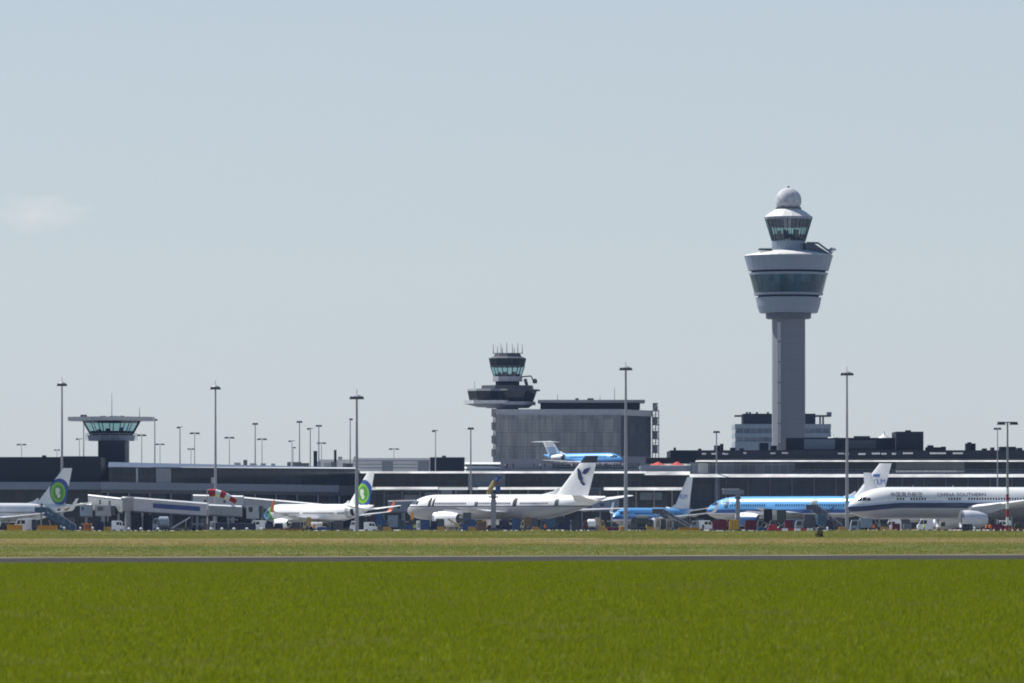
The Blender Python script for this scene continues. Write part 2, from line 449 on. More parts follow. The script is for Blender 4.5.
# real grass: many leaning blades, thinning out and growing larger in the distance
def grass(name, label, yr, dens, hgt, wid, nb, spread, ok, cols, dry=0.1, margin=6, ref=None, amp=1.0):
    """ref: distance at which dens, wid and spread hold; they thin out / grow beyond it"""
    y0, y1 = yr
    if ref:
        g_ = np.linspace(y0, y1, 400); pdf = g_ * (ref / g_) ** 1.6; cdf = np.cumsum(pdf); tot = np.trapezoid(pdf, g_) if hasattr(np, 'trapezoid') else np.trapz(pdf, g_)
        N = int(0.18 * 1.25 * dens * tot); y = np.interp(rng.random(N), cdf / cdf[-1], g_)
    else:
        N = int(0.5 * 0.18 * (y1 * y1 - y0 * y0) * dens * 1.25); y = np.sqrt(rng.uniform(y0 * y0, y1 * y1, N))
    x = rng.uniform(-1, 1, N) * (0.09 * y * 1.22 + margin)
    k = ok(x, y); x = x[k]; y = y[k]; N = len(x)
    gs = np.repeat((y / ref) ** .8, nb) if ref else 1.0
    wid = wid * gs; 
    ph = np.sin(x * 0.31 + 1.7 * np.sin(y * 0.05)) * np.sin(y * 0.11 + np.sin(x * 0.13) * 2.0)
    cl = 1 + 0.06 * ph
    zb = np.array([rise(v) for v in y])
    bx = (x[:, None] + (rng.normal(0, spread, (N, nb)).ravel() * gs).reshape(N, nb)).ravel(); by = (y[:, None] + (rng.normal(0, spread, (N, nb)).ravel() * gs).reshape(N, nb)).ravel()
    bz = np.repeat(zb, nb)
    h = (np.repeat(cl, nb) * hgt * rng.uniform(0.6, 1.15, N * nb)); h = np.where(rng.random(N * nb) < 0.008, h * 1.5, h)
    w = wid * rng.uniform(0.6, 1.3, N * nb); an = rng.uniform(-0.9, 0.9, N * nb)
    lx = rng.normal(0.1, 0.35, N * nb) * h; ly = rng.normal(0, 0.35, N * nb) * h
    n = N * nb
    V = np.zeros((n, 3, 3))
    V[:, 0] = np.stack([bx - w * np.cos(an), by - w * np.sin(an), bz - 0.01], 1)
    V[:, 1] = np.stack([bx + w * np.cos(an), by + w * np.sin(an), bz - 0.01], 1)
    V[:, 2] = np.stack([bx + lx, by + ly, bz + h], 1)
    me = bpy.data.meshes.new(name)
    me.vertices.add(n * 3); me.vertices.foreach_set('co', V.reshape(-1))
    me.loops.add(n * 3); me.loops.foreach_set('vertex_index', np.arange(n * 3, dtype=np.int32))
    me.polygons.add(n); me.polygons.foreach_set('loop_start', np.arange(0, n * 3, 3, dtype=np.int32))
    me.polygons.foreach_set('loop_total', np.full(n, 3, dtype=np.int32))
    me.update()
    at = me.attributes.new('kind_of_blade', 'FLOAT', 'FACE')
    patch = 0.5 + 0.16 * np.sin(x * 0.29 + y * 0.041 + 1.3 * np.sin(x * .17)) + 0.1 * np.sin(y * 0.183 - x * 0.35 + 2 * np.sin(x * .23)) + rng.normal(0, .12, N) + .35 * np.sin(y * .075 + 1.2 * np.sin(x * .09)) * np.sin(y * .021 + 1)
    patch = .5 + (patch - .5) * amp
    val = np.clip(np.repeat(patch, nb) * 0.55 + rng.uniform(0, 0.45, n), 0, 0.92)
    pd = np.full(N, dry)
    if ref:                                   # worn, drier spots here and there in the mown field
        w_ = np.sin(x * 1.1 + 2.1 * np.sin(y * .16)) * np.sin(y * .27 + 1.7 * np.sin(x * .6)) + .5 * np.sin(x * .37 - y * .11)
        pd = dry + .2 * np.clip((w_ - .55) / .7, 0, 1)
    val = np.where(rng.random(n) < np.repeat(pd, nb), 0.98, val)
    at.data.foreach_set('value', val.astype(np.float32))
    m, nt, bs = new_mat(name + '_blades')
    a = node(nt, 'ShaderNodeAttribute'); a.attribute_name = 'kind_of_blade'
    cr = node(nt, 'ShaderNodeValToRGB'); e = cr.color_ramp.elements
    e[0].position = 0; e[0].color = cols[0]; e[1].position = 0.9; e[1].color = cols[1]
    d = e.new(0.95); d.color = cols[2]
    nt.links.new(a.outputs['Fac'], cr.inputs[0]); nt.links.new(cr.outputs[0], bs.inputs['Base Color'])
    bs.inputs['Roughness'].default_value = 0.6; bs.inputs['Specular IOR Level'].default_value = 0.25
    tr = node(nt, 'ShaderNodeBsdfTranslucent'); nt.links.new(cr.outputs[0], tr.inputs[0])
    mx = node(nt, 'ShaderNodeMixShader'); mx.inputs[0].default_value = 0.5
    out = next(q for q in nt.nodes if q.type == 'OUTPUT_MATERIAL')
    nt.links.new(bs.outputs[0], mx.inputs[1]); nt.links.new(tr.outputs[0], mx.inputs[2]); nt.links.new(mx.outputs[0], out.inputs[0])
    me.materials.append(m)
    o = bpy.data.objects.new(name, me); col.objects.link(o)
    return tag(o, label, 'grass', kind='stuff')

def tcoord(x, y): return (x - TC.x) * TN.x + (y - TC.y) * TN.y
GC = [(0.160, 0.205, 0.003, 1), (0.208, 0.25, 0.005, 1), (0.24, 0.20, 0.07, 1)]
grass('mown_grass', 'bright green mown grass filling the foreground up to the taxiway', (56, 345), 26, 0.095, 0.0065, 13, 0.13, lambda x, y: tcoord(x, y) < -28, GC, 0.03, ref=80, amp=.3)
GD = [(0.125, 0.175, 0.010, 1), (0.21, 0.24, 0.025, 1), (0.36, 0.28, 0.12, 1)]
def band(x, y): return tcoord(x, y) + 16 * np.sin(x * .045 + 1) + 9 * np.sin(x * .13) + rng.normal(0, 14, len(x))
grass('rough_grass', 'rough mixed green grass between the taxiway and the dry strip', (330, 930), 0.45, 0.07, 0.03, 9, 0.6, lambda x, y: (tcoord(x, y) > 22) & ((band(x, y) < 195) | (band(x, y) > 325)), GD, 0.2)
GT = [(0.23, 0.23, 0.055, 1), (0.38, 0.32, 0.115, 1), (0.5, 0.38, 0.2, 1)]
grass('dry_grass', 'strip of dry tan grass beyond the taxiway', (420, 930), 0.3, 0.07, 0.035, 9, 0.7, lambda x, y: (band(x, y) > 180) & (band(x, y) < 345), GT, 0.15)
grass('dry_grass', 'thin pale straw line of dead grass in the far meadow', (560, 760), 0.9, 0.10, 0.04, 9, 0.5, lambda x, y: (np.abs(tcoord(x, y) - 316) < 9) & (x < 10), [(0.5, .42, .2, 1), (.6, .5, .27, 1), (.6, .5, .3, 1)], 0.1)
GE = [(0.16, 0.18, 0.025, 1), (0.28, 0.28, 0.06, 1), (0.42, 0.35, 0.18, 1)]
grass('rough_grass', 'taller rough green grass along the edge of the apron', (930, 1074), 0.4, 0.24, 0.045, 9, 0.7, lambda x, y: y > 0, GE, 0.12)

grass('weeds', 'ragged tall weeds along the very edge of the apron', (1062, 1082), 0.35, 0.5, 0.06, 9, 0.4, lambda x, y: np.sin(x * .21 + 2 * np.sin(x * .05)) + rng.normal(0, .5, len(x)) > .2, GE, 0.2)
# low bushes in the far grass
def bush(px, pytop, pw, D, label, colr):
    x = X(px, D); w = pw * D / F / 2; zt = Z(pytop, D); zb = rise(D)
    b = thing('bush', label, 'bush', (x, D, zb))
    mb = MB(); n = 420
    for i in range(n):
        u = rng.normal(0, 1, 3); u /= np.linalg.norm(u)
        r = rng.uniform(0.35, 1) ** 0.5 * (0.85 + 0.25 * math.sin(5 * u[0] + 3 * u[1]))
        c = np.array([u[0] * w * r, u[1] * w * 0.8 * r, abs(u[2]) * (zt - zb) * r])
        a = rng.normal(0, 1, 3); a /= np.linalg.norm(a); bb = np.cross(a, rng.normal(0, 1, 3)); bb /= np.linalg.norm(bb)
        s = 0.09 * rng.uniform(0.7, 1.5)
        mb.add([c - a * s, c + bb * s * 0.5, c + a * s, c - bb * s * 0.5], [(0, 1, 2, 3)])
    mb.build('foliage', mat('bush_leaves', colr, 0.8, var=0.3, scale=3), b, local=True)
    st = MB()
    for i in range(7):
        a = rng.uniform(0, 6.28)
        st.tube((0.05 * math.cos(a), 0.05 * math.sin(a), 0), (w * 0.6 * math.cos(a), w * 0.5 * math.sin(a), (zt - zb) * 0.7), 0.02, 0.008, 5)
    st.build('stems', M['brown'], b, local=True)
bush(820, 528.2, 9, 770, 'small dark rounded bush alone in the rough grass', (0.05, 0.05, 0.015))
bush(183, 526.0, 27, 1060, 'wide low brown green bush in front of the jetway with the blue panel', (0.08, 0.07, 0.03))
bush(346, 527.3, 13, 1062, 'low grey brown bush below the white airliner tail beside the lamp mast', (0.14, 0.12, 0.08))

# ------------------------------------------------------------------ buildings
def base(name, label, cat, px, D, group=None): return thing(name, label, cat, (X(px, D), D, 0), 0, group)
def R(*rects_D):
    mb = MB()
    for r in rects_D: mb.rect(*r)
    return mb

# dark pier at the far left
D = 1425
b = base('pier_building', 'long windowless dark navy pier end at the left edge', 'building', 40, D)
R((-60, 101, 457, 482, D, 30)).build('upper_wall', M['navywall'], b)
R((-60, 101, 482, 489.5, D - 2.2, 34)).build('fascia', M['bluegrey'], b)
R((-60, 101, 489.5, 506, D + 0.5, 30)).build('window_band', M['glassmix'], b)
R((-60, 101, 506, 530.3, D + 1, 30)).build('ground_floor', M['groundfl'], b)
R((42, 45.5, 455.3, 457, D + 3, 3)).build('roof_vent', M['roofdark'], b)
R((60, 98, 456.2, 457, D + 6, 3)).build('roof_edge', M['darkgrey'], b)

# glazed pier running away to the right
D0, D1 = 1420, 1560
p0 = (X(108.5, D0), D0); p1 = (X(357, D1), D1)
b = base('pier_building', 'glazed pier with white roof edge receding behind the jetways', 'building', 220, 1480)
zt = Z(462, D0)
mb = MB(); mb.obox(p0, p1, Z(467, D0), zt, 32, 1.4, z1b=zt, z0b=zt - 0.35, chamfer=2.2); mb.build('roof_fascia', M['white'], b)
mb = MB(); mb.obox(p0, p1, Z(482, D0), Z(467, D0) - 0.005, 30, z1b=zt - 0.36); mb.build('window_band', M['glass'], b)
def along(px):          # point on the facade line under a pixel column
    k = (px - HX) / F
    dx, dy = p1[0] - p0[0], p1[1] - p0[1]
    s = (k * p0[1] - p0[0]) / (dx - k * dy)
    return (p0[0] + dx * s, p0[1] + dy * s)
mb = MB(); mb.obox(along(156), along(171), Z(482, D0) + 0.01, zt - 1.3, 1, 0.25); mb.build('solid_panel', M['grey'], b)
mb = MB(); mb.obox(along(136), along(138), Z(482, D0) + 0.01, zt - 1.4, 1, 0.3); mb.build('mullion', M['lightgrey'], b)
mb = MB(); mb.obox(along(211), along(214.5), Z(482, D0) + 0.01, zt - 3.4, 1, 0.3); mb.build('signal_box', M['lightgrey'], b)
mb = MB(); mb.obox(along(101.2), along(339), Z(489.5, D0), Z(482, D0) - 0.005, 32, 1.8); mb.build('fascia', M['bluegrey'], b)
mb = MB(); mb.obox(along(101.2), along(339), Z(489.3, D0) - 0.9, Z(489.5, D0) - 0.005, 30, -0.4); mb.build('soffit', M['darkgrey'], b)
mb = MB(); mb.obox(along(101.2), along(357), Z(506, D0), Z(489.3, D0) - 0.92, 30, -0.3); mb.build('lower_window_band', M['glassmix'], b)
mb = MB(); mb.obox(along(101.2), along(357), 0, Z(506, D0) - 0.005, 30, -0.8); mb.build('ground_floor', M['groundfl'], b)
mb = MB(); mb.obox(along(339.3), along(357), Z(489.3, D0) - 0.9, Z(482, D0) - 0.01, 28, 0.0); mb.build('stair_block', M['darkgrey'], b)
for px in (236, 244, 252, 262, 272, 288, 296, 304, 318, 326, 333, 344, 349):
    x, y = along(px); w = random.uniform(.4, 1.6); h = random.uniform(.5, 1.6)
    q = MB(); q.box(x - w, x + w, y + 6, y + 9, zt - .01, zt + h); q.build('roof_unit', random.choice([M['darkgrey'], M['bluegrey'], M['grey']]), b)
for k in range(12):
    x, y = along(108 + k * 21)
    q = MB(); q.tube((x, y - 0.9, 0), (x, y - 0.9, Z(489.3, D0) - 0.9), 0.22, n=8); q.build('column', M['grey'], b)

# chimneys behind it
for px, top, w, lab in ((315.3, 451.5, 3.6, 'thicker of the two dark square chimneys above the pier roof'), (335.2, 450.5, 2.4, 'slimmer of the two dark square chimneys above the pier roof')):
    D = 1700
    b = base('chimney', lab, 'chimney', px, D, 'dark chimneys behind the pier')
    q = MB(); q.rect(px - w / 2, px + w / 2, top, 480, D, 1.1); q.build('stack', M['roofdark'], b)
    q = MB(); q.rect(px - w / 2 - .3, px + w / 2 + .3, top - .6, top - .02, D - .1, 1.3); q.build('cap', M['darkgrey'], b)

# middle terminal
D = 1565
b = base('terminal_building', 'low dark glazed terminal wing with thin white roof line below the scaffolded block', 'building', 500, D)
MB().edge(357.5, 646, 471.3, 473.3, D - 3, 40).build('roof_edge', M['roofedge'], b)
R((357.5, 468, 473.35, 486.8, D, 36)).build('window_band', M['glass'], b)
R((472.5, 505, 473.35, 486.8, D, 36)).build('solid_wall', M['bluegrey'], b)
R((468.05, 472.4, 473.35, 530.2, D - 1, 8)).build('pillar', M['grey'], b)
R((505.05, 640, 473.35, 487, D + .3, 36)).build('window_band', M['glass'], b)
MB().edge(376, 438, 486.9, 489.3, D - 8, 16).build('canopy', M['roofedge'], b)
MB().edge(478, 583, 487.1, 489.6, D - 8, 16).build('canopy', M['roofedge'], b)
MB().edge(604, 682, 487.3, 490.2, D - 9, 16).build('canopy', M['roofedge'], b)
R((357.5, 690, 489.9, 497, D - 1, 30)).build('lower_window_band', M['glassmix'], b)
R((357.5, 690, 497.05, 509, D + .3, 30)).build('lower_wall', M['glassmix'], b)
R((357.5, 690, 509.05, 530.2, D + .6, 30)).build('ground_floor', M['groundfl'], b)
for i, (a, c, t, bt, mm) in enumerate([(383, 402, 494, 503, 'darkgrey'), (404, 421, 495, 507, 'grey'), (425, 440, 492, 500, 'bluegrey'), (441, 452, 490.2, 497, 'grey'), (585, 603, 489, 498, 'darkgrey'), (640, 662, 492.5, 500, 'bluegrey')]):
    R((a, c, t, bt, D - 2.4 - i * .05, 2)).build('wall_panel', M[mm], b)
for px in range(366, 690, 18):
    if px in (474,): continue
    q = MB(); q.tube((X(px, D - 3), D - 3, 0), (X(px, D - 3), D - 3, Z(489.7, D - 3)), 0.25); q.build('column', M['grey'], b)

# low pale building and dark block beyond
M['palewall'] = mat('pale_wall_panels', (0.72, 0.69, 0.67), .6, var=.12, scale=.08)
D = 1830
b = base('storage_building', 'long low pale grey flat roofed building behind the glazed terminal wing', 'building', 380, D)
R((319, 353, 459.5, 474, D, 30)).build('wall', M['palewall'], b)
R((353.05, 430, 458, 474, D - 2, 32)).build('wall', M['palewall'], b)
for k in range(3): R((353.3, 429.8, 460.5 + k * 3.5, 461.2 + k * 3.5, D - 2.12, .1)).build('panel_joint', M['grey'], b)
R((382, 393, 461.6, 473, D - 2.2, .15)).build('wall_panel', M['grey'], b)
R((418, 429, 461.6, 473, D - 2.2, .15)).build('wall_panel', M['grey'], b)
R((354, 357, 456.6, 457.95, D + 2, 3)).build('roof_unit', M['darkgrey'], b)
R((338, 342, 456.6, 459.45, D + 4, 3)).build('roof_unit', M['grey'], b)
D = 1700
b = base('plant_building', 'plain dark slate coloured box building left of the striped canopy', 'building', 447, D)
R((430.2, 464, 457.8, 474, D, 25)).build('wall', M['roofdark'], b)
R((429.8, 464.4, 457.2, 457.78, D - .3, 25.6)).build('parapet', M['darkgrey'], b)
R((442, 446, 455.6, 457.18, D + 5, 3)).build('roof_unit', M['darkgrey'], b)
D = 1640
b = base('parking_deck', 'open deck of white parapet bands left of the scaffolded block', 'building', 482, D)
for t in (462.2, 466.6, 470): MB().edge(464.6, 500.5, t, t + 2.0, D, 12).build('parapet', M['white'], b)
for t in (464.25, 468.65): R((464.8, 500.3, t, t + 1.9, D + 1.5, 10)).build('deck_recess', M['bluegrey'], b)
q = R((464.8, 500.3, 472.05, 480, D + 1.2, 10)); q.build('wall', M['grey'], b)

# scaffolded office block with the old control tower on it
D = 1690
sheet = MB()
def cloth_material():
    m, nt, bs = new_mat('scaffold_sheeting')
    tcn = node(nt, 'ShaderNodeTexCoord'); mp = node(nt, 'ShaderNodeMapping'); mp.inputs['Scale'].default_value = (0.75, 0.75, 0.07)
    nt.links.new(tcn.outputs['Object'], mp.inputs[0])
    no = node(nt, 'ShaderNodeTexNoise'); no.inputs['Scale'].default_value = 1.0; no.inputs['Detail'].default_value = 5; no.inputs['Distortion'].default_value = 0.8
    nt.links.new(mp.outputs[0], no.inputs['Vector'])
    cr = node(nt, 'ShaderNodeValToRGB'); e = cr.color_ramp.elements
    e[0].position = 0.3; e[0].color = (0.24, 0.242, 0.25, 1); e[1].position = 0.72; e[1].color = (0.40, 0.395, 0.385, 1)
    nt.links.new(no.outputs['Fac'], cr.inputs[0])
    wv = node(nt, 'ShaderNodeTexWave'); wv.bands_direction = 'Z'; wv.inputs['Scale'].default_value = 0.32; wv.inputs['Distortion'].default_value = 0.4
    nt.links.new(tcn.outputs['Object'], wv.inputs['Vector'])
    rp = node(nt, 'ShaderNodeMapRange'); rp.inputs['To Min'].default_value = 0.93; rp.inputs['To Max'].default_value = 1.04
    nt.links.new(wv.outputs['Fac'], rp.inputs['Value'])
    sc_ = node(nt, 'ShaderNodeVectorMath', operation='SCALE')
    nt.links.new(cr.outputs[0], sc_.inputs[0]); nt.links.new(rp.outputs[0], sc_.inputs['Scale'])
    # single sheets differ a little in tone; seams between them
    sx = node(nt, 'ShaderNodeSeparateXYZ'); nt.links.new(tcn.outputs['Object'], sx.inputs[0]); cx = node(nt, 'ShaderNodeCombineXYZ')
    nt.links.new(sx.outputs['X'], cx.inputs['X']); nt.links.new(sx.outputs['Z'], cx.inputs['Y'])
    br = node(nt, 'ShaderNodeTexBrick'); br.offset = 0.3; br.inputs['Scale'].default_value = 1.0; br.inputs['Brick Width'].default_value = 2.6; br.inputs['Row Height'].default_value = 4.1
    br.inputs['Mortar Size'].default_value = .07; br.inputs['Color1'].default_value = (.72, .73, .76, 1); br.inputs['Color2'].default_value = (1.08, 1.07, 1.04, 1); br.inputs['Mortar'].default_value = (.6, .62, .66, 1)
    nt.links.new(cx.outputs[0], br.inputs['Vector'])
    ml = node(nt, 'ShaderNodeVectorMath', operation='MULTIPLY'); nt.links.new(sc_.outputs[0], ml.inputs[0]); nt.links.new(br.outputs['Color'], ml.inputs[1])
    nt.links.new(ml.outputs[0], bs.inputs['Base Color'])
    bp = node(nt, 'ShaderNodeBump'); bp.inputs['Strength'].default_value = 0.5; bp.inputs['Distance'].default_value = 0.5
    nt.links.new(no.outputs['Fac'], bp.inputs['Height']); nt.links.new(bp.outputs[0], bs.inputs['Normal'])
    bs.inputs['Roughness'].default_value = 0.9
    return m
cloth = cloth_material()
b = base('office_block', 'large flat roofed block wrapped in grey scaffold sheeting', 'building', 570, D)
zs = Z(474, D)
# front in the plane of the picture, right side turning away
pa, pb = (X(496, D), D), (X(621, D), D); pc = (X(651, D + 22), D + 22)
mb = MB(); mb.add([(pa[0], D, 0), (pb[0], D, 0), (pc[0], pc[1], 0), (pa[0] + 6, D + 50, 0), (pa[0], D, Z(415.2, D)), (pb[0], D, Z(415.2, D)), (pc[0], pc[1], Z(415.2, D)), (pa[0] + 6, D + 50, Z(415.2, D))],
    [(4, 5, 6, 7), (0, 1, 5, 4), (1, 2, 6, 5), (2, 3, 7, 6), (3, 0, 4, 7)]); mb.build('wall', M['bluegrey'], b)
zc0, zc1 = Z(462, D), Z(415.2, D)
nw = 60; vs = []; 
for i in range(nw + 1):
    xx = pa[0] + (pb[0] - pa[0]) * i / nw
    dy = 0.22 * math.sin(i * 2.1) + 0.15 * math.sin(i * 5.3)
    vs += [(xx, D - 1.0 + dy, zc0), (xx, D - 0.8 + dy * 0.5, zc1 - .02)]
mb = MB(); mb.add(vs, [(2 * i, 2 * i + 2, 2 * i + 3, 2 * i + 1) for i in range(nw)]); mb.build('scaffold_sheet', cloth, b, smooth=True)
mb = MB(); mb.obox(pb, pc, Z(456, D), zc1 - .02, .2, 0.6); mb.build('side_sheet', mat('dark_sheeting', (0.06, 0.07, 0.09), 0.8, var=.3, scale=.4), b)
mb = MB(); mb.add([(pa[0], D - .6, zc1), (pb[0], D - .6, zc1), (pc[0] + .6, pc[1] - .5, zc1), (pa[0] + 6, D + 50, zc1), (pa[0], D - .6, Z(409.2, D)), (pb[0], D - .6, Z(409.2, D)), (pc[0] + .6, pc[1] - .5, Z(409.2, D)), (pa[0] + 6, D + 50, Z(409.2, D))],
    [(3, 2, 1, 0), (4, 5, 6, 7), (0, 1, 5, 4), (1, 2, 6, 5), (2, 3, 7, 6), (3, 0, 4, 7)]); mb.build('parapet', M['lightgrey'], b)
R((540.5, 640, 402.6, 409.15, D + 8, 12)).build('penthouse', M['roofdark'], b)
R((538, 645, 399.8, 402.55, D + 6, 16)).build('penthouse_roof', M['grey'], b)
for px in (577, 589, 592): R((px - 1.6, px + 1.6, 398.2, 399.75, D + 10, 3)).build('roof_unit', M['darkgrey'], b)
for px, t in ((557.5, 393), (614.5, 386.5), (600, 395)):
    q = MB(); q.tube((X(px, D + 9), D + 9, Z(399.8, D)), (X(px, D + 9), D + 9, Z(t, D)), .09, .05, 6); q.build('antenna', M['darkgrey'], b)
R((493, 500, 455, 474, D - 2, 6)).build('lower_wall', M['grey'], b)
R((500.1, 621, 462.2, 474, D - 1.6, 4)).build('lower_wall', M['grey'], b)

def scaffold(px0, px1, t, bt, D, depth, label, lev):
    s = base('scaffold', label, 'scaffold', (px0 + px1) / 2, D)
    x0, x1 = X(px0, D), X(px1, D)
    for x in (x0, (x0 + x1) / 2, x1):
        for y in (D, D + depth):
            q = MB(); q.tube((x, y, 0), (x, y, Z(t + random.uniform(0, 6), D)), .11, n=6); q.build('standard', M['galv'], s)
    for k in range(lev):
        z = Z(bt, D) + (Z(t, D) - Z(bt, D)) * (k + .4) / lev
        q = MB(); q.box(x0 - .2, x1 + .2, D - .1, D + depth, z, z + .18); q.build('deck', M['grey'], s)
        q = MB(); q.tube((x0, D - .02, z + 1), (x1, D - .02, z + 1), .06, n=5); q.tube((x0, D - .02, z + .2), (x1, D - .02, z + 2.6), .06, n=5); q.build('rail', M['galv'], s)
        if k % 2 == 0:
            q = MB(); q.box((x0 + x1) / 2 - .9, (x0 + x1) / 2 + .6, D + .4, D + .6, z + .2, z + 2.5); q.build('debris_net', M['grey'], s)
scaffold(652.6, 658.8, 407, 456, D + 20, 3, 'tall scaffold tower at the right side of the sheeted block', 7)
scaffold(493.3, 495.6, 413, 460, D + 2, 3, 'slim scaffold tower at the left side of the sheeted block', 7)

# see-through control cab: tinted panes, mullions, desks and blinds; uses the c, rr, zz, b of the tower being built
def cab_glass():
    m, nt, bs = new_mat('tinted_cab_glass')
    tr = node(nt, 'ShaderNodeBsdfTransparent'); tr.inputs[0].default_value = (0.56, 0.74, 0.75, 1)
    gl = node(nt, 'ShaderNodeBsdfGlossy'); gl.inputs['Roughness'].default_value = .05; gl.inputs[0].default_value = (.8, .9, 1, 1)
    mx = node(nt, 'ShaderNodeMixShader'); mx.inputs[0].default_value = .1
    out = next(q for q in nt.nodes if q.type == 'OUTPUT_MATERIAL')
    nt.links.new(tr.outputs[0], mx.inputs[1]); nt.links.new(gl.outputs[0], mx.inputs[2]); nt.links.new(mx.outputs[0], out.inputs[0])
    return m
CABGLASS = cab_glass()
def cab(r0, y0, r1, y1, n, ph, desk, blind, nm=None):
    q = MB(); q.lathe([(rr(r0), zz(y0)), (rr(r1), zz(y1))], c, n, ph, cap=False); q.build('cab_window_band', CABGLASS, b)
    nm = nm or n * 2; q = MB()
    for k in range(nm):
        a = 2 * math.pi * k / nm + ph
        f0 = math.cos(math.pi / n) / math.cos(((a - ph) % (2 * math.pi / n)) - math.pi / n)
        q.tube((c[0] + rr(r0) * f0 * math.cos(a), c[1] + rr(r0) * f0 * math.sin(a), zz(y0)), (c[0] + rr(r1) * f0 * math.cos(a), c[1] + rr(r1) * f0 * math.sin(a), zz(y1)), .12, n=6)
    q.build('mullion', M['roofdark'], b)
    lerp = lambda f: (r0 + (r1 - r0) * f, y0 + (y1 - y0) * f)
    ra, ya = lerp(desk); q = MB(); q.lathe([(rr(r0 * .9), zz(y0 - .05)), (rr(ra * .93), zz(ya))], c, n, ph); q.build('control_desk', M['roofdark'], b)
    ra, ya = lerp(1 - blind); q = MB(); q.lathe([(rr(ra * .93), zz(ya)), (rr(r1 * .94), zz(y1 + .05))], c, n, ph); q.build('blind', M['roofdark'], b)
    for k in range(5):
        a = 6.28 * k / 5 + .7; rx = rr(r0) * .55; x, y = c[0] + rx * math.cos(a), c[1] + rx * math.sin(a)
        q = MB(); q.box(x - .5, x + .5, y - .5, y + .5, zz(lerp(desk)[1]) + .01, zz(lerp(desk)[1]) + rr(abs(y1 - y0)) * random.uniform(.12, .3)); q.build('screen', M['roofdark'], b)

# old control tower
D = 1697
c = (X(507.5, D + 8), D + 8)
b = thing('control_tower', 'older dark control tower with wide round deck standing on the sheeted block', 'control tower', (c[0], c[1], 0))
def rr(px): return px * (D + 8) / F
def zz(py): return Z(py, D + 8)
def lt(prof, name, m, n=10, ph=0.31, cc=None, smooth=False):
    mb = MB(); mb.lathe([(rr(r), zz(y)) for r, y in prof], cc or c, n, ph); return mb.build(name, m, b, smooth)
tglass = facade_glass('tower_cab_glazing', (0.02, 0.05, 0.065), (0.04, 0.10, 0.115), (0.02, 0.024, 0.035), 1.5, 9, .12)
lt([(11.5, 420), (11.5, 402)], 'neck', M['navywall'])
lt([(22, 408), (26, 405.2)], 'deck_underside', M['bluegrey'], 10)
mb = MB(); mb.lathe([(rr(12), zz(407.4)), (rr(24.5), zz(404.3))], (c[0] - rr(18), c[1] - 3), 10, .31); mb.build('deck_underside', M['bluegrey'], b)
lt([(29.5, 405.1), (29.5, 402)], 'deck_balcony', M['lightgrey'], 10)
mb = MB(); mb.lathe([(rr(26.5), zz(404.2)), (rr(26.5), zz(400.9))], (c[0] - rr(18), c[1] - 3), 10, .31); mb.build('deck_balcony', M['offwhite'], b)
lt([(27, 401.9), (31, 391.1)], 'deck_window_band', M['glass'], 10)
mb = MB(); mb.lathe([(rr(21.5), zz(400.8)), (rr(23.5), zz(391.6))], (c[0] - rr(17.5), c[1] - 3), 10, .31); mb.build('deck_window_band', M['glass'], b)
lt([(34.5, 391.05), (33.5, 389.6)], 'deck_roof', M['darkgrey'], 10)
mb = MB(); mb.lathe([(rr(25), zz(391.4)), (rr(24), zz(389.3))], (c[0] - rr(16.5), c[1] - 3), 10, .31); mb.build('deck_roof', M['grey'], b)
lt([(27.5, 389.55), (27, 385.6)], 'plant_storey', M['darkgrey'], 8)
lt([(12.5, 385.55), (12.5, 381.5)], 'neck', M['roofdark'])
lt([(15.5, 381.45), (15.5, 376.6)], 'cab_balcony', M['lightgrey'], 10)
cab(14.3, 376.55, 18, 366, 10, .31, .22, .12, 20)
lt([(18, 365.95), (19.6, 358.6)], 'cab_upper_band', M['navywall'], 10)
lt([(19.8, 358.55), (14.5, 356.6), (13.2, 353.4)], 'cab_roof', M['darkgrey'], 10)
for px, t in ((493.3, 344.3), (497.5, 346), (501, 343.5), (502.5, 347), (506.8, 342), (512.5, 344), (514.5, 347.5), (517.8, 343.2), (522.3, 344.5)):
    q = MB(); x = X(px, D + 8); y = c[1] + random.uniform(-2, 2)
    q.tube((x, y, zz(354)), (x, y, zz(t)), .13, .06, 6); q.build('antenna', M['darkgrey'], b)
q = MB(); q.tube((X(493, D), c[1], zz(353.2)), (X(522.5, D), c[1], zz(353.2)), .1, n=6); q.build('roof_rail', M['darkgrey'], b)
q = MB(); x = X(474.5, D); q.tube((x, c[1], zz(389.3)), (x, c[1], zz(380.5)), .09, .05, 6); q.build('antenna', M['galv'], b)
q = MB(); q.lathe([(rr(2.2), zz(383.6)), (rr(2.4), zz(380.5)), (rr(1.2), zz(379))], (X(535, D), c[1] - 2), 10); q.build('surface_radar', M['darkgrey'], b)
q = MB(); q.tube((X(521, D), c[1] - 2, zz(377)), (X(531, D), c[1] - 2, zz(376.2)), .2, n=6); q.tube((X(531, D), c[1] - 2, zz(376.2)), (X(533.5, D), c[1] - 2, zz(381)), .2, n=6); q.tube((X(527, D), c[1] - 2, zz(385.5)), (X(525, D), c[1] - 2, zz(379)), .5, n=6); q.build('radar_bracket', M['darkgrey'], b)

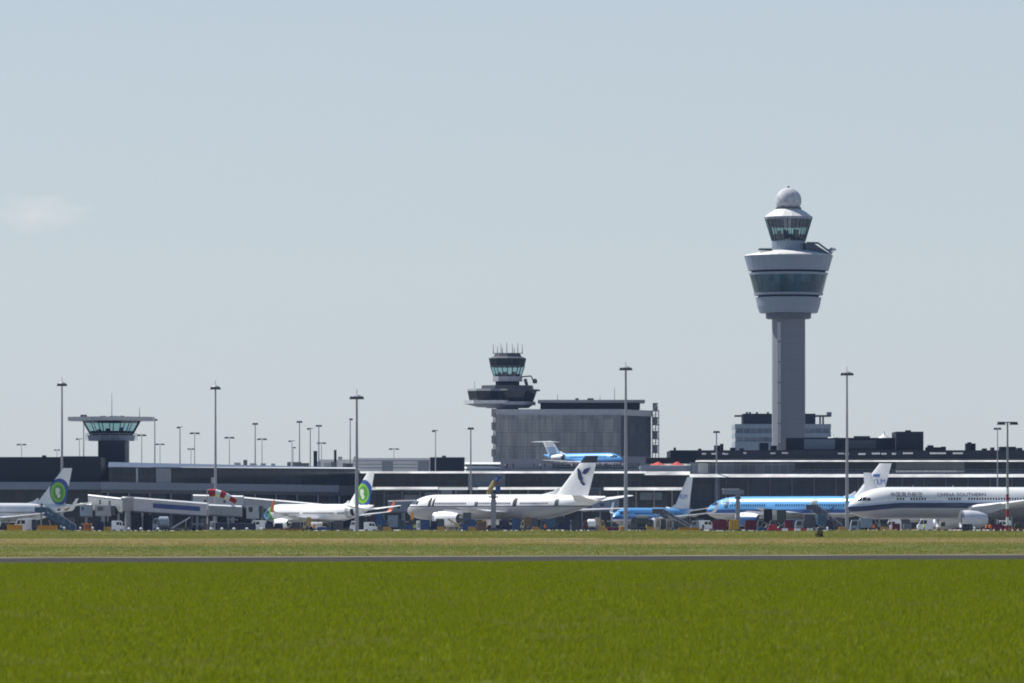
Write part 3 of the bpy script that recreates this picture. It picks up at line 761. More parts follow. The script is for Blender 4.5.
# terrace with crowd
D = 1612
b = base('terrace_building', 'grey walled roof terrace carrying the blue parked jet', 'building', 560, D)
R((500.5, 700, 468.8, 471.25, D - 1, 30)).build('terrace_deck', M['grey'], b)
R((500.5, 552, 459, 468.75, D + 14, 10)).build('low_wall', M['grey'], b)
R((552.05, 640, 463.5, 468.75, D + 26, 3)).build('rear_wall', M['darkgrey'], b)
q = MB()
for k in range(34): x = X(552, D) + k * (X(640, D) - X(552, D)) / 33; q.tube((x, D - .5, Z(468.8, D)), (x, D - .5, Z(464.6, D)), .05, n=5)
q.tube((X(552, D), D - .5, Z(464.7, D)), (X(640, D), D - .5, Z(464.7, D)), .06, n=5); q.tube((X(552, D), D - .5, Z(466.5, D)), (X(640, D), D - .5, Z(466.5, D)), .05, n=5)
q.build('railing', M['grey'], b)

# terminal on the right
D = 1600
b = base('terminal_building', 'very long flat terminal with two white roof lines on the right', 'building', 850, D)
MB().edge(697, 1090, 460.2, 461.7, D - 6, 40).build('roof_edge', M['roofedge'], b)
R((795, 895.5, 461.75, 472, D + 3, 30)).build('window_band', M['glass'], b)
R((690.2, 794.9, 462.5, 474, D - 1, 30)).build('terrace_glazing', M['glassgrey'], b)
R((698, 708, 463, 473.4, D - 1.3, .25)).build('wall_panel', M['lightgrey'], b)
R((895.6, 964.5, 461.75, 469.8, D + 2, 30)).build('solid_wall', M['lightgrey'], b)
R((964.55, 1090, 461.75, 472, D + 3, 30)).build('window_band', M['glass'], b)
q = MB()
for px in range(797, 1090, 6): q.tube((X(px, D - 4), D - 4, Z(474, D)), (X(px, D - 4), D - 4, Z(469.7, D)), .06, n=5)
for zp in (469.8, 471.6): q.tube((X(795, D - 4), D - 4, Z(zp, D)), (X(1090, D - 4), D - 4, Z(zp, D)), .1, n=5)
q.build('railing', M['bluegrey'], b)
R((795, 1090, 472.05, 473.6, D - 3.6, 34)).build('walkway', M['bluegrey'], b)
MB().edge(690.2, 1090, 474.05, 477.2, D - 12, 46).build('roof_edge', M['roofedge'], b)
MB().edge(640.4, 690.1, 471.3, 475, D - 6, 40).build('roof_edge', M['roofedge'], b)
R((640.4, 690.1, 475.05, 487.2, D - 1, 30)).build('window_band', M['glass'], b)
R((690.2, 1090, 477.25, 509, D + .4, 36)).build('window_band', M['glassblue'], b)
R((714, 720, 477.3, 530, D - .5, .8)).build('pillar', M['bluegrey'], b)
R((690.2, 1090, 509.05, 530, D + .8, 36)).build('ground_floor', M['groundfl'], b)
R((640.4, 690, 465.6, 471.2, D + 3, 20)).build('terrace_wall', M['bluegrey'], b)
R((646, 697, 457.6, 463.1, D + 8, 20)).build('upper_wall', M['roofdark'], b)
R((670.5, 1090, 450.2, 460.1, D + 14, 40)).build('upper_wall', M['roofdark'], b)
q = R((672, 1090, 458.6, 459.2, D + 13.8, .15)); q.build('wall_rail', M['darkgrey'], b)
for px, w, t in ((675, 2, 447.5), (700, 3, 448.6), (718, 7, 445.4), (722, 3, 443.8), (733, 5, 447.6), (742, 4, 448.3), (764, 9, 442.8), (774, 6, 445.6), (935, 17, 447.2), (931, 5, 445.2), (944, 4, 446.6), (971, 9.5, 443.4), (970, 3, 442.2), (985, 4, 448.4), (993, 3, 447.4), (1008, 16, 446.7), (1020, 5, 447.8)):
    R((px - w / 2, px + w / 2, t, 450.15, D + 18 + px % 7, 5)).build('roof_unit', M['roofdark'], b)
R((786, 897.5, 437.8, 450.15, D + 24, 24)).build('plant_block', M['roofdark'], b)
R((804, 835, 439.2, 449, D + 23.8, .15)).build('plant_louvre', M['bluegrey'], b)
R((848, 876, 440.2, 448.5, D + 23.8, .15)).build('plant_louvre', M['darkgrey'], b)
R((896, 923.5, 431.6, 450.1, D + 20, 18)).build('lift_house', M['roofdark'], b)
R((906, 911, 430.2, 431.55, D + 24, 4)).build('roof_unit', M['roofdark'], b)
for px, w in ((704, 4), (714, 5), (724, 3), (745, 3), (773, 5), (785, 6), (841, 6), (847, 4), (862, 7), (876, 8), (884, 5), (894, 4), (908, 10), (938, 16), (958, 10), (727, 2.5)):
    t = 452.2 + (px * 7 % 5) * .25
    R((px - w / 2, px + w / 2, t, t + 1.6, D + 13.2, .6)).build('skylight', M['lightgrey'] if px % 2 else M['offwhite'], b)
for px, w, t in ((833, 14, 436.4), (884, 15, 433.6)):
    q = MB(); q.lathe([(w * D / F / 2, Z(437.8, D)), (w * D / F / 2.6, Z(435.6, D)), (w * D / F / 7, Z(t, D)), (.25, Z(t - 1.5, D)), (.1, Z(t - 4.5, D))], (X(px, D + 34), D + 34), 14); q.build('roof_dome', M['white'], b, True)
R((854, 870, 436, 437.75, D + 33, 2)).build('roof_unit', M['darkgrey'], b)
for k, px in enumerate(range(726, 1080, 22)):
    R((px - .5, px + .5, 477.4, 508.6, D - .1, .4)).build('mullion', M['bluegrey'], b)

# satellite office behind the tower
D = 1905
b = base('office_block', 'pale banded office building directly behind the tall control tower', 'building', 783, D)
R((735, 831, 424, 428.4, D, 30)).build('parapet', M['palegreyblue'], b)
R((735.3, 830.7, 428.45, 433, D + .6, 28)).build('window_band', M['glassgrey'], b)
R((735, 831, 433.05, 437, D, 30)).build('spandrel', M['palegreyblue'], b)
R((735.3, 830.7, 437.05, 441.4, D + .6, 28)).build('window_band', M['glassgrey'], b)
R((735, 831, 441.45, 462, D, 30)).build('wall', M['palegreyblue'], b)
R((743.5, 815.5, 413.6, 423.95, D + 5, 18)).build('penthouse', M['roofdark'], b)
R((735, 744, 415, 416.6, D + 5, 8)).build('roof_slab', M['darkgrey'], b)
R((815.6, 831.5, 415, 416.6, D + 5, 8)).build('roof_slab', M['darkgrey'], b)
R((827, 831.6, 412, 414.95, D + 6, 4)).build('roof_unit', M['bluegrey'], b)
R((819.5, 821, 416.65, 423.95, D + 6, 2), (822.5, 824, 416.65, 423.95, D + 6, 2)).build('roof_column', M['darkgrey'], b)
for px in (747, 750, 757, 768): R((px - 1, px + 1, 412, 413.55, D + 8, 2)).build('roof_unit', M['darkgrey'], b)

M['darkcollar'] = mat('collar_panels', (.10, .115, .145), .6)
# tall control tower
D = 1735
c = (X(788.5, D), D)
b = thing('control_tower', 'tall grey control tower with white radar ball on top', 'control tower', (c[0], c[1], 0))
def rr(px): return px * D / F
def zz(py): return Z(py, D)
def lt(prof, name, m, n=32, ph=0.098, smooth=False, parent=None):
    mb = MB(); mb.lathe([(rr(r), zz(y)) for r, y in prof], c, n, ph); return mb.build(name, m, parent or b, smooth)
# shaft: broad flat face with a rounded left flank
h = rr(16); q = MB()
sec = [(-h, -h * .35), (-h * .72, -h * .85), (-h * .5, -h), (h * .92, -h), (h, -h * .9), (h, h * .8), (h * .8, h), (-h * .8, h), (-h, h * .8)]
q.loft([[(c[0] + x, c[1] + y, z) for x, y in sec] for z in (0, zz(319))]); q.build('shaft', M['concrete'], b)
for k in range(6):
    R((777.4, 781, 322 + k * 20.5, 340.5 + k * 20.5, D - h - .25, .5)).build('stair_window', M['lightgrey'], b)
q = MB()
for k in range(11): q.box(c[0] - h * .28, c[0] + h * .92, c[1] - h - .05, c[1] - h + .05, zz(330 + k * 11.5), zz(330 + k * 11.5) + .16)
q.build('panel_joint', M['grey'], b)
lt([(21.2, 319), (22.6, 318.2), (22.8, 313.05)], 'collar', M['darkcollar'], 32)
lt([(29, 313), (31.3, 306.5), (33, 297.6)], 'lower_drum', M['towerwhite'], 32)
lt([(30.5, 297.55), (30.5, 295.4)], 'drum_gap', M['roofdark'], 32)
lt([(34.4, 295.35), (34.8, 293.2)], 'sill_ring', M['towerwhite'], 32)
dg = facade_glass('tower_deck_glazing', (0.014, 0.05, 0.07), (0.06, 0.15, 0.175), (0.05, 0.07, 0.09), 1.6, 3.0, .14, .1)
lt([(34.4, 293.15), (38.9, 275.4)], 'deck_window_band', dg, 32)
lt([(39.2, 275.35), (39.7, 273.1)], 'head_ring', M['towerwhite'], 32)
lt([(37, 273.05), (37, 270.9)], 'drum_gap', M['roofdark'], 32)
lt([(40.2, 270.85), (42.4, 263), (44.4, 256.2)], 'upper_drum', M['towerwhite'], 32)
lt([(44.6, 256.15), (43.5, 255), (30, 252.2), (17.5, 250.4)], 'drum_roof', M['offwhite'], 32)
lt([(17, 250.35), (17, 241.2)], 'cab_base', M['towerwhite'], 20)
cg = facade_glass('tower_top_cab_glazing', (0.01, 0.028, 0.04), (0.05, 0.16, 0.17), (0.012, 0.016, 0.025), 1.3, 2.6, .16, .1)
cab(16.8, 241.15, 23.4, 219.6, 16, .098, .3, .34)
lt([(24, 219.55), (24.6, 217.2)], 'cab_eave', M['towerwhite'], 16)
lt([(24.4, 217.15), (18.5, 212.6), (12.6, 209.2)], 'cab_roof', M['offwhite'], 16)
lt([(12.9, 209.15), (12.9, 207.4)], 'radome_ring', M['darkgrey'], 24)
mb = MB(); cz = zz(200.8); r0 = rr(13.0)
mb.lathe([(r0 * math.cos(a), cz + r0 * math.sin(a)) for a in np.linspace(-.55, math.pi / 2 - .01, 16)], c, 28); mb.build('radome', M['radome'], b)
q = MB(); q.tube((c[0], c[1], cz + r0 - .05), (c[0], c[1], cz + r0 + .5), .4, .3); q.build('beacon', M['darkgrey'], b)
# maintenance stair and dish on the right of the drum roof
q = MB(); q.tube((X(806, D), D - 4, zz(243.5)), (X(817, D), D - 6, zz(244)), .3, n=6); q.tube((X(817, D), D - 6, zz(244)), (X(831, D), D - 6, zz(254.5)), .3, n=6); q.tube((X(814, D), D - 6, zz(248)), (X(822, D), D - 6, zz(253)), .2, n=6); q.prism_y([(X(a, D), zz(e)) for a, e in ((805, 243.5), (813, 244), (826, 252.2), (831, 255.6), (805, 255.2))], D - 4, D - 1); q.build('maintenance_crane', M['darkcollar'], b)
q = MB(); q.tube((X(829.5, D), D - 3, zz(255)), (X(829.5, D), D - 3, zz(249.5)), .15, n=6); q.tube((X(833, D), D - 3, zz(252.5)), (X(826, D), D - 3, zz(249.2)), .12, n=6); q.build('antenna', M['galv'], b)
q = MB(); q.lathe([(1.2, zz(251)), (1.0, zz(249)), (.4, zz(248))], (X(832, D), D - 3), 10); q.build('antenna_dish', M['lightgrey'], b)
q = MB(); q.box(X(758, D), X(771, D), D - 6, D, zz(250.6), zz(249.2)); q.build('roof_hatch', M['darkgrey'], b)
for k in range(20):
    a = 2 * math.pi * k / 20
    if k % 2 == 0: continue

# small apron control tower on the left pier
D = 1452
c = (X(111.5, D + 5), D + 5)
b = thing('control_tower', 'small apron tower with overhanging flat disc roof on the dark pier', 'control tower', (c[0], c[1], 0))
def rr(px): return px * (D + 5) / F
def zz(py): return Z(py, D + 5)
def lt(prof, name, m, n=8, ph=math.pi / 8):
    mb = MB(); mb.lathe([(rr(r), zz(y)) for r, y in prof], c, n, ph); return mb.build(name, m, b)
R((98, 125, 440.5, 482, D - 4, 16)).build('shaft', M['navywall'], b)
lt([(24, 440.9), (25.3, 435.4)], 'balcony', M['palegreyblue'])
cab(22, 435.35, 30.5, 421, 8, math.pi / 8, .3, .12, 16)
lt([(45.5, 420.95), (46, 417.2)], 'roof_disc', M['lightgrey'])
for px, w, t in ((83.5, 6, 415.3), (103, 5, 415.9), (114, 9, 416), (122, 4, 415.8)): R((px - w / 2, px + w / 2, t, 417.15, D + 4, 2)).build('roof_unit', M['darkgrey'], b)
for px, t in ((111.8, 393), (139.5, 407)):
    q = MB(); q.tube((X(px, D + 5), D + 5, zz(417)), (X(px, D + 5), D + 5, zz(t)), .12, .05, 6); q.build('antenna', M['galv'], b)
q = MB()
for k in range(16):
    a = 2 * math.pi * k / 16
    q.tube((c[0] + rr(25.8) * math.cos(a), c[1] + rr(25.8) * math.sin(a), zz(440.5)), (c[0] + rr(25.8) * math.cos(a), c[1] + rr(25.8) * math.sin(a), zz(433.6)), .06, n=5)
q.lathe([(rr(25.8), zz(434)), (rr(25.8), zz(433.6))], c, 16); q.build('railing', M['galv'], b)

# red parasols on the terrace
D = 1606
for px, top, w, lab in ((658, 462.2, 19, 'left of two red parasols on the grey terrace'), (677, 462.0, 17, 'right of two red parasols on the grey terrace')):
    b = base('parasol', lab, 'parasol', px, D, 'red parasols on the terrace')
    r = w * D / F / 2
    q = MB(); q.lathe([(r, Z(465.2, D)), (r * .55, Z(463.9, D)), (.1, Z(top - .4, D))], (X(px, D), D), 8); q.build('canopy', M['umbrella'], b)
    q = MB(); q.tube((X(px, D), D, Z(471.2, D)), (X(px, D), D, Z(465, D)), .05); q.build('pole', M['galv'], b)
# ------------------------------------------------------------------ aircraft
class Body:
    """fuselage shape: nose at x = 0, tail at x = L, local z up from the ground"""
    def __init__(s, L, R, zc, nose=2.1, tail=0.34, up=0.78):
        s.L, s.R, s.zc = L, R, zc; s.ln = nose * 2 * R * .72; s.lt = tail * L; s.up = up
    def sec(s, x):
        R = s.R; r = R; dz = 0.0
        if x < s.ln:
            t = 1 - x / s.ln
            r = R * max(0.0, 1 - t ** 2.3) ** 0.62; dz = -0.30 * R * t ** 1.6
        xt = s.L - s.lt
        if x > xt:
            t = (x - xt) / s.lt
            r = R * (1 - 0.91 * t ** 1.55); dz = s.up * R * t ** 1.7
        return max(r, 0.02), s.zc + dz
    def p(s, x, th, off=0.0):
        r, z = s.sec(x)
        return (x, -(r + off) * math.cos(th), z + (r * 1.0 + off) * math.sin(th))     # th 0 = left side (-y), pi/2 = top
    def th_at(s, x, z):
        r, zc = s.sec(x)
        return math.asin(max(-1, min(1, (z - zc) / r)))
    def mesh(s, n=32):
        xs = list(s.ln * (np.linspace(0, 1, 15) ** 1.7)) + list(np.linspace(s.ln, s.L - s.lt, 10))[1:] + list(np.linspace(s.L - s.lt, s.L, 12))[1:]
        q = MB(); q.loft([[s.p(max(x, .01), 2 * math.pi * k / n) for k in range(n)] for x in xs]); return q
    def patch(s, x0, x1, z0, z1, off=0.03, nx=2, nz=3, side=1, slant=0.0):
        q = MB(); vs = []
        for j in range(nz + 1):
            for i in range(nx + 1):
                z = z0 + (z1 - z0) * j / nz
                x = x0 + (x1 - x0) * i / nx + slant * (z - z0)
                a = s.p(x, s.th_at(x, z), off); vs.append((a[0], a[1] * side, a[2]))
        fs = [(j * (nx + 1) + i, j * (nx + 1) + i + 1, (j + 1) * (nx + 1) + i + 1, (j + 1) * (nx + 1) + i) for j in range(nz) for i in range(nx)]
        return q.add(vs, fs)

def foil(le, chord, thick, axis):
    """aerofoil ring: chord along +x; thickness along z (wing) or y (fin)"""
    up = [(0, 0), (.03, .35), (.12, .75), (.35, 1), (.65, .72), (1, .06)]
    pts = [(a, t) for a, t in up] + [(a, -t * .8) for a, t in up[::-1]]
    if axis == 'z': return [(le[0] + a * chord, le[1], le[2] + t * thick / 2) for a, t in pts]
    return [(le[0] + a * chord, le[1] + t * thick / 2, le[2]) for a, t in pts]

def text_mesh(body, s, size, color, font_u0, z, name):
    cu = bpy.data.curves.new('lettering', 'FONT'); cu.body = body; cu.size = size; cu.resolution_u = 2
    o = bpy.data.objects.new('lettering', cu); col.objects.link(o)
    dg = bpy.context.evaluated_depsgraph_get()
    me = bpy.data.meshes.new_from_object(o.evaluated_get(dg)); bpy.data.objects.remove(o); bpy.data.curves.remove(cu)
    w = max((v.co.x for v in me.vertices), default=1)
    return me, w

def lettering(bd, body, x0, z, size, m, parent, width=None, name='lettering', bold=0.0):
    me, w = text_mesh(body, None, size, None, 0, 0, name)
    k = (width / w) if width else 1.0
    for v in me.vertices:
        x = x0 + v.co.x * k; a = bd.p(x, bd.th_at(x, z + v.co.y), 0.05); v.co = a
    me.materials.append(m)
    o = bpy.data.objects.new(name, me); col.objects.link(o); o.parent = parent
    return o

M['tyre'] = M['black']
M['alu'] = mat('bare_aluminium', (0.55, 0.55, 0.56), 0.3, metal=0.8)
M['winggrey'] = mat('wing_grey_paint', (0.50, 0.51, 0.53), 0.35, var=.08)
M['letternavy'] = mat('navy_lettering', (0.015, 0.03, 0.10), 0.4)
M['letterblue'] = mat('blue_lettering', (0.02, 0.13, 0.42), 0.4)

def airliner(label, px, D, ang, sp, livery, finmat, group, z0=0.0):
    t = thing('airliner', label, 'aircraft', (X(px, D), D, z0), R_(ang), group)
    bd = Body(sp['L'], sp['R'], sp['zc'], sp.get('nose', 2.1), sp.get('tail', .34), sp.get('up', .78))
    S = sp.get('scale', 1.0)
    bd.mesh().build('fuselage', livery, t, smooth=True, local=True)
    R0 = sp['R']
    # wings
    w = sp['wing']
    for sd in (-1, 1):
        q = MB()
        q.loft([foil((w['x'] - .03 * w['c'], 0, w['z']), w['c'] * 1.04, .13 * w['c'], 'z'),
                foil((w['x'] + (w['tx'] - w['x']) * .37, sd * w['s'] * .37, w['z'] + (w['tz'] - w['z']) * .3), w['c'] * .55, .12 * w['c'] * .55, 'z'),
                foil((w['tx'], sd * w['s'], w['tz']), w['tc'], .1 * w['tc'], 'z')])
        wo = q.build('wing', sp.get('wingmat', M['winggrey']), t, smooth=True, local=True)
        if w.get('wl'):
            q = MB(); hgt = w['wl']
            q.loft([foil((w['tx'] + .1, sd * (w['s'] - .05), w['tz'] + .01), w['tc'] * .95, .12, 'z'),
                    foil((w['tx'] + .5, sd * (w['s'] + .45), w['tz'] + .35), w['tc'] * .8, .12, 'z'),
                    foil((w['tx'] + .8 + hgt * .55, sd * (w['s'] + .75), w['tz'] + hgt), w['tc'] * .38, .08, 'z')])
            q.build('winglet', sp.get('wlmat', M['white']), wo, smooth=True, local=True)
        for k in (.3, .5, .7):      # flap track fairings
            y = sd * w['s'] * k; xx = w['x'] + (w['tx'] - w['x']) * k + w['c'] * (1 - k) * .75
            zz_ = w['z'] + (w['tz'] - w['z']) * k - .25
            q = MB(); q.lathe([(.02, xx - 1.2), (.22, xx), (.02, xx + 2)], (y, zz_), 8, axis='x'); q.build('flap_fairing', M['winggrey'], wo, True, local=True)
        # engine
        e = sp['eng']; y = sd * e['y']; r = e['r']; x = e['x']; zc = e['z']; l = e['l']
        q = MB(); q.lathe([(r * .86, x + .25 * r), (r * .92, x), (r * 1.0, x + .12 * l), (r * 1.03, x + .35 * l), (r * .96, x + .65 * l), (r * .72, x + l), (r * .6, x + l - .05), (r * .5, x + .6 * l)], (y, zc), 24, axis='x', cap=False)
        eo = q.build('engine', e.get('mat', M['white']), t, smooth=True, local=True)
        q = MB(); q.lathe([(r * .84, x + .3 * r), (r * .84, x + .5 * r)], (y, zc), 24, axis='x'); q.lathe([(.02, x + .05 * r), (r * .26, x + .32 * r)], (y, zc), 12, axis='x'); q.build('fan', M['darkgrey'], eo, local=True)
        q = MB(); q.lathe([(r * .93, x - .03), (r * .955, x - .05), (r * .99, x + .08 * l), (r * .98, x + .085 * l)], (y, zc), 24, axis='x', cap=False); q.build('inlet_lip', M['alu'], eo, True, local=True)
        q = MB(); q.lathe([(r * .5, x + .8 * l), (r * .44, x + l * 1.05), (r * .05, x + l * 1.28)], (y, zc), 16, axis='x'); q.build('exhaust_cone', M['darkgrey'], eo, True, local=True)
        if e.get('rear'):
            q = MB(); q.box(x + .3 * l, x + .8 * l, min(y, sd * R0 * .8), max(y, sd * R0 * .8), zc - .2, zc + .2); q.build('pylon', M['winggrey'], t, local=True)
        else:
            zw = w['z'] + (w['tz'] - w['z']) * abs(e['y']) / w['s'] * .9
            lx = w['x'] + (w['tx'] - w['x']) * abs(e['y']) / w['s']
            q = MB(); q.prism_y([(x + .2 * l, zc + r * .9), (x + .95 * l, zc + r * .55), (lx + w['c'] * .3, zw - .1), (lx + .1, zw + .05), (x + .4 * l, zc + r * 1.25)], y - .18, y + .18); q.build('pylon', M['winggrey'], t, local=True)
        # tailplane
        h = sp['hor']
        q = MB(); q.loft([foil((h['x'], 0 if h.get('T') else sd * R0 * .2, h['z']), h['c'], .1 * h['c'], 'z'), foil((h['tx'], sd * h['s'], h['tz']), h['tc'], .1 * h['tc'], 'z')])
        q.build('tailplane', sp.get('tailmat', M['white']), t, smooth=True, local=True)
    # fin
    f = sp['fin']
    q = MB()
    q.loft([foil((f['x'], 0, f['z']), f['c'], .1 * f['c'], 'y'), foil((f['tx'], 0, f['tz']), f['tc'], .1 * f['tc'], 'y')])
    fo = q.build('tail_fin', finmat, t, smooth=True, local=True)
    dl = f['c'] * .55
    q = MB(); q.loft([foil((f['x'] - dl, 0, f['z'] - .02), dl + 1, .2, 'y'), foil((f['x'] - dl * .1, 0, f['z'] + .2 * dl), dl * .3, .12, 'y'), foil((f['x'] + dl * .12, 0, f['z'] + .33 * dl), dl * .1, .1, 'y')])
    q.build('dorsal_fin', sp.get('dorsalmat', M['white']), t, smooth=True, local=True)
    # cockpit windows
    zr = sp['cw'][1]; x0 = sp['cw'][0]; sz = sp['cw'][2]
    for sd in (1, -1):
        for k in range(3):
            xx = x0 + k * sz * 1.25
            bd.patch(xx, xx + sz * 1.05, zr - sz * .6, zr + sz * (.5 if k < 2 else .3), .025, 2, 2, sd, .35).build('cockpit_window', M['darkwin'], t, local=True)
    # gear
    g = sp['gear']
    for nm, gx, gy, rw, nwh in (('nose_gear', g['nx'], 0, g['r'] * .75, 1), ('main_gear', g['mx'], -g['my'], g['r'], g.get('n', 1)), ('main_gear', g['mx'], g['my'], g['r'], g.get('n', 1))):
        q = MB(); zt = bd.sec(gx)[1] - R0 * .8
        q.tube((gx, gy, rw), (gx, gy * .95, zt), .14, .18); q.tube((gx, gy, rw + .1), (gx - 1.2, gy * .95, zt), .06)
        go = q.build(nm, M['lightgrey'], t, local=True)
        for k in range(nwh):
            for s2 in (-1, 1):
                q = MB(); ox = (k - (nwh - 1) / 2) * rw * 2.3
                vs = []; n = 16
                for yy, rr_ in ((-.2, rw * .8), (-.15, rw), (.15, rw), (.2, rw * .8)):
                    for j in range(n): vs.append((gx + ox + rr_ * math.cos(6.2832 * j / n), gy + s2 * .42 + yy, rw + rr_ * math.sin(6.2832 * j / n)))
                fs = [(i * n + j, i * n + (j + 1) % n, (i + 1) * n + (j + 1) % n, (i + 1) * n + j) for i in range(3) for j in range(n)] + [tuple(range(n)), tuple(range(3 * n, 4 * n))]
                q.add(vs, fs); q.build('tyre', M['tyre'], go, local=True)
    return t, bd, fo

def cabin_windows(t, bd, runs, z, w, h, pitch, side=1):
    proto = None
    for a, b_ in runs:
        n = int((b_ - a) / pitch)
        for k in range(n):
            x = a + k * pitch
            if proto is None:
                proto = bd.patch(0 + x, x + w, z, z + h, .02, 1, 2, side).build('cabin_window', M['darkwin'], t, local=True); px0 = x
            else:
                o = proto.copy(); col.objects.link(o); o.parent = t; o.location = (x - px0, 0, 0)

def door(t, bd, x, z0, z1, w, m, side=1, name='door'):
    return bd.patch(x, x + w, z0, z1, .035, 1, 5, side).build(name, m, t, local=True)

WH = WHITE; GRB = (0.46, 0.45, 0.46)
GA = 'airliners parked nose in at the piers'
S737 = dict(L=38.0, R=1.9, zc=3.4, wing=dict(x=13.2, c=8.0, s=16.6, tx=21.8, tc=1.7, z=2.5, tz=4.2, wl=2.4), eng=dict(y=4.8, x=10.8, l=4.2, r=1.08, z=1.75),
            hor=dict(x=33.4, c=3.9, s=7.0, tx=37.2, tc=1.4, z=4.6, tz=5.5), fin=dict(x=30.3, c=6.3, z=4.9, tx=36.0, tc=2.3, tz=12.5), cw=(1.55, 4.25, .62), gear=dict(nx=4.2, mx=19.5, my=2.8, r=.55))
import copy as _cp
def variant(s, **k):
    d = _cp.deepcopy(s)
    for a, v in k.items():
        if isinstance(v, dict): d[a].update(v)
        else: d[a] = v
    return d
def shorter(s, d):
    v = _cp.deepcopy(s); v['L'] -= d
    for k in ('hor', 'fin'): v[k]['x'] -= d; v[k]['tx'] -= d
    for k in ('wing',): v[k]['x'] -= d / 2; v[k]['tx'] -= d / 2
    v['eng']['x'] -= d / 2; v['gear']['mx'] -= d / 2
    return v

def disc_fin(name, cx, cz, r):
    """white tail with a blue sweep and a lime green disc"""
    m, nt, bs = new_mat(name)
    tcn = node(nt, 'ShaderNodeTexCoord'); sp = node(nt, 'ShaderNodeSeparateXYZ'); nt.links.new(tcn.outputs['Object'], sp.inputs[0])
    cb = node(nt, 'ShaderNodeCombineXYZ'); nt.links.new(sp.outputs['X'], cb.inputs['X']); nt.links.new(sp.outputs['Z'], cb.inputs['Y'])
    def disc(x, z, rad, kx=1.0):
        s = node(nt, 'ShaderNodeVectorMath', operation='SUBTRACT'); s.inputs[1].default_value = (x, z, 0); nt.links.new(cb.outputs[0], s.inputs[0])
        m2 = node(nt, 'ShaderNodeVectorMath', operation='MULTIPLY'); m2.inputs[1].default_value = (kx, 1, 0); nt.links.new(s.outputs[0], m2.inputs[0])
        l = node(nt, 'ShaderNodeVectorMath', operation='LENGTH'); nt.links.new(m2.outputs[0], l.inputs[0])
        c = node(nt, 'ShaderNodeMath', operation='LESS_THAN'); c.inputs[1].default_value = rad; nt.links.new(l.outputs['Value'], c.inputs[0]); return c.outputs[0]
    cur = None
    for fac, colr in ((disc(cx + .15 * r, cz + .05 * r, r * 1.32), (0.015, 0.07, 0.30, 1)), (disc(cx - .08 * r, cz, r), (0.22, 0.50, 0.03, 1)), (disc(cx, cz, r * .72), (0.07, 0.30, 0.02, 1)), (disc(cx - .15 * r, cz + .2 * r, r * .26, .8), (0.7, 0.75, 0.6, 1)), (disc(cx + .0 * r, cz - .32 * r, r * .24, 1), (0.7, 0.75, 0.6, 1)), (disc(cx - .22 * r, cz - .05 * r, r * .2, 1), (0.7, 0.75, 0.6, 1))):
        mx = node(nt, 'ShaderNodeMix', data_type='RGBA'); nt.links.new(fac, mx.inputs[0])
        if cur is None: mx.inputs[6].default_value = (*WH, 1)
        else: nt.links.new(cur, mx.inputs[6])
        mx.inputs[7].default_value = colr; cur = mx.outputs[2]
    nt.links.new(cur, bs.inputs['Base Color']); bs.inputs['Roughness'].default_value = .35
    return m

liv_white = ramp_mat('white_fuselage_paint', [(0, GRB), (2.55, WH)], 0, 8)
# 1: leftmost, turned toward us
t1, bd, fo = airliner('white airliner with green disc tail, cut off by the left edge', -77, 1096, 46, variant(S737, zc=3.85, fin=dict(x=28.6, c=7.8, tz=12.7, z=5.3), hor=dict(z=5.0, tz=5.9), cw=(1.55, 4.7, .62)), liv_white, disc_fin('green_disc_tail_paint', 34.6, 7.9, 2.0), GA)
cabin_windows(t1, bd, [(6, 15), (16, 27), (28, 33)], 3.75, .28, .36, .52)
door(t1, bd, 33.6, 3.1, 4.7, .85, M['darkgrey'])
# 2: second, turned away, blue and green nose
M['orangered'] = mat('orange_red_paint', (.50, .13, .05), .5)
nose2 = [(-9, (0.55, 0.70, 0.85)), (1.9, (0.12, 0.38, 0.70)), (3.0, (0.015, 0.10, 0.24)), (4.2, (0.02, 0.17, 0.22)), (5.2, (0.10, 0.36, 0.05)), (6.3, WH)]
liv2 = ramp_mat('green_nose_fuselage_paint', [(0, GRB), (2.55, WH)], 0, 8, nose=nose2, noserange=(-1, 6.6), nosek=0.45)
t2, bd, fo = airliner('white airliner with blue and green nose, green disc tail and a dark open rear door', 265, 1216, -51, variant(S737, zc=3.95, wlmat=M['orangered'], wing=dict(s=15.2, tx=22.3), fin=dict(x=28.8, c=7.6, z=5.2)), liv2, disc_fin('second_green_disc_tail_paint', 34.6, 8.0, 2.1), GA)
cabin_windows(t2, bd, [(6, 15), (16, 27), (28, 31)], 3.75, .28, .36, .52)
door(t2, bd, 31.6, 3.05, 4.85, .95, M['black'])
q = bd.patch(30.3, 31.2, 3.05, 4.85, .3, 1, 5); q.build('open_door', M['lightgrey'], t2, local=True)

# 3: big white jet with navy tail tip
S330 = dict(L=58.0, R=2.86, zc=5.45, wing=dict(x=19.6, c=11.5, s=29.0, tx=38.8, tc=2.6, z=4.2, tz=5.2, wl=None), eng=dict(y=9.4, x=16.6, l=6.6, r=1.72, z=2.75),
            hor=dict(x=49.6, c=6.4, s=9.6, tx=56.0, tc=2.5, z=6.7, tz=8.0), fin=dict(x=43.6, c=9.4, z=8.0, tx=52.2, tc=3.7, tz=16.9), cw=(1.9, 6.6, .85), gear=dict(nx=6.7, mx=30, my=5.3, r=.7, n=2), up=.74)
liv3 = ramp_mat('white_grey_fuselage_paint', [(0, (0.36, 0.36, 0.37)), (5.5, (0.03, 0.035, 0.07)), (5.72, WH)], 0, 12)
fin3 = ramp_mat('navy_tipped_tail_paint', [(0, WH), (15.25, (0.008, 0.01, 0.02))], 0, 20)
t3, bd, fo = airliner('large white airliner with navy tail tip and navy bird emblem in the middle', 408, 1306, -39.5, S330, liv3, fin3, GA)
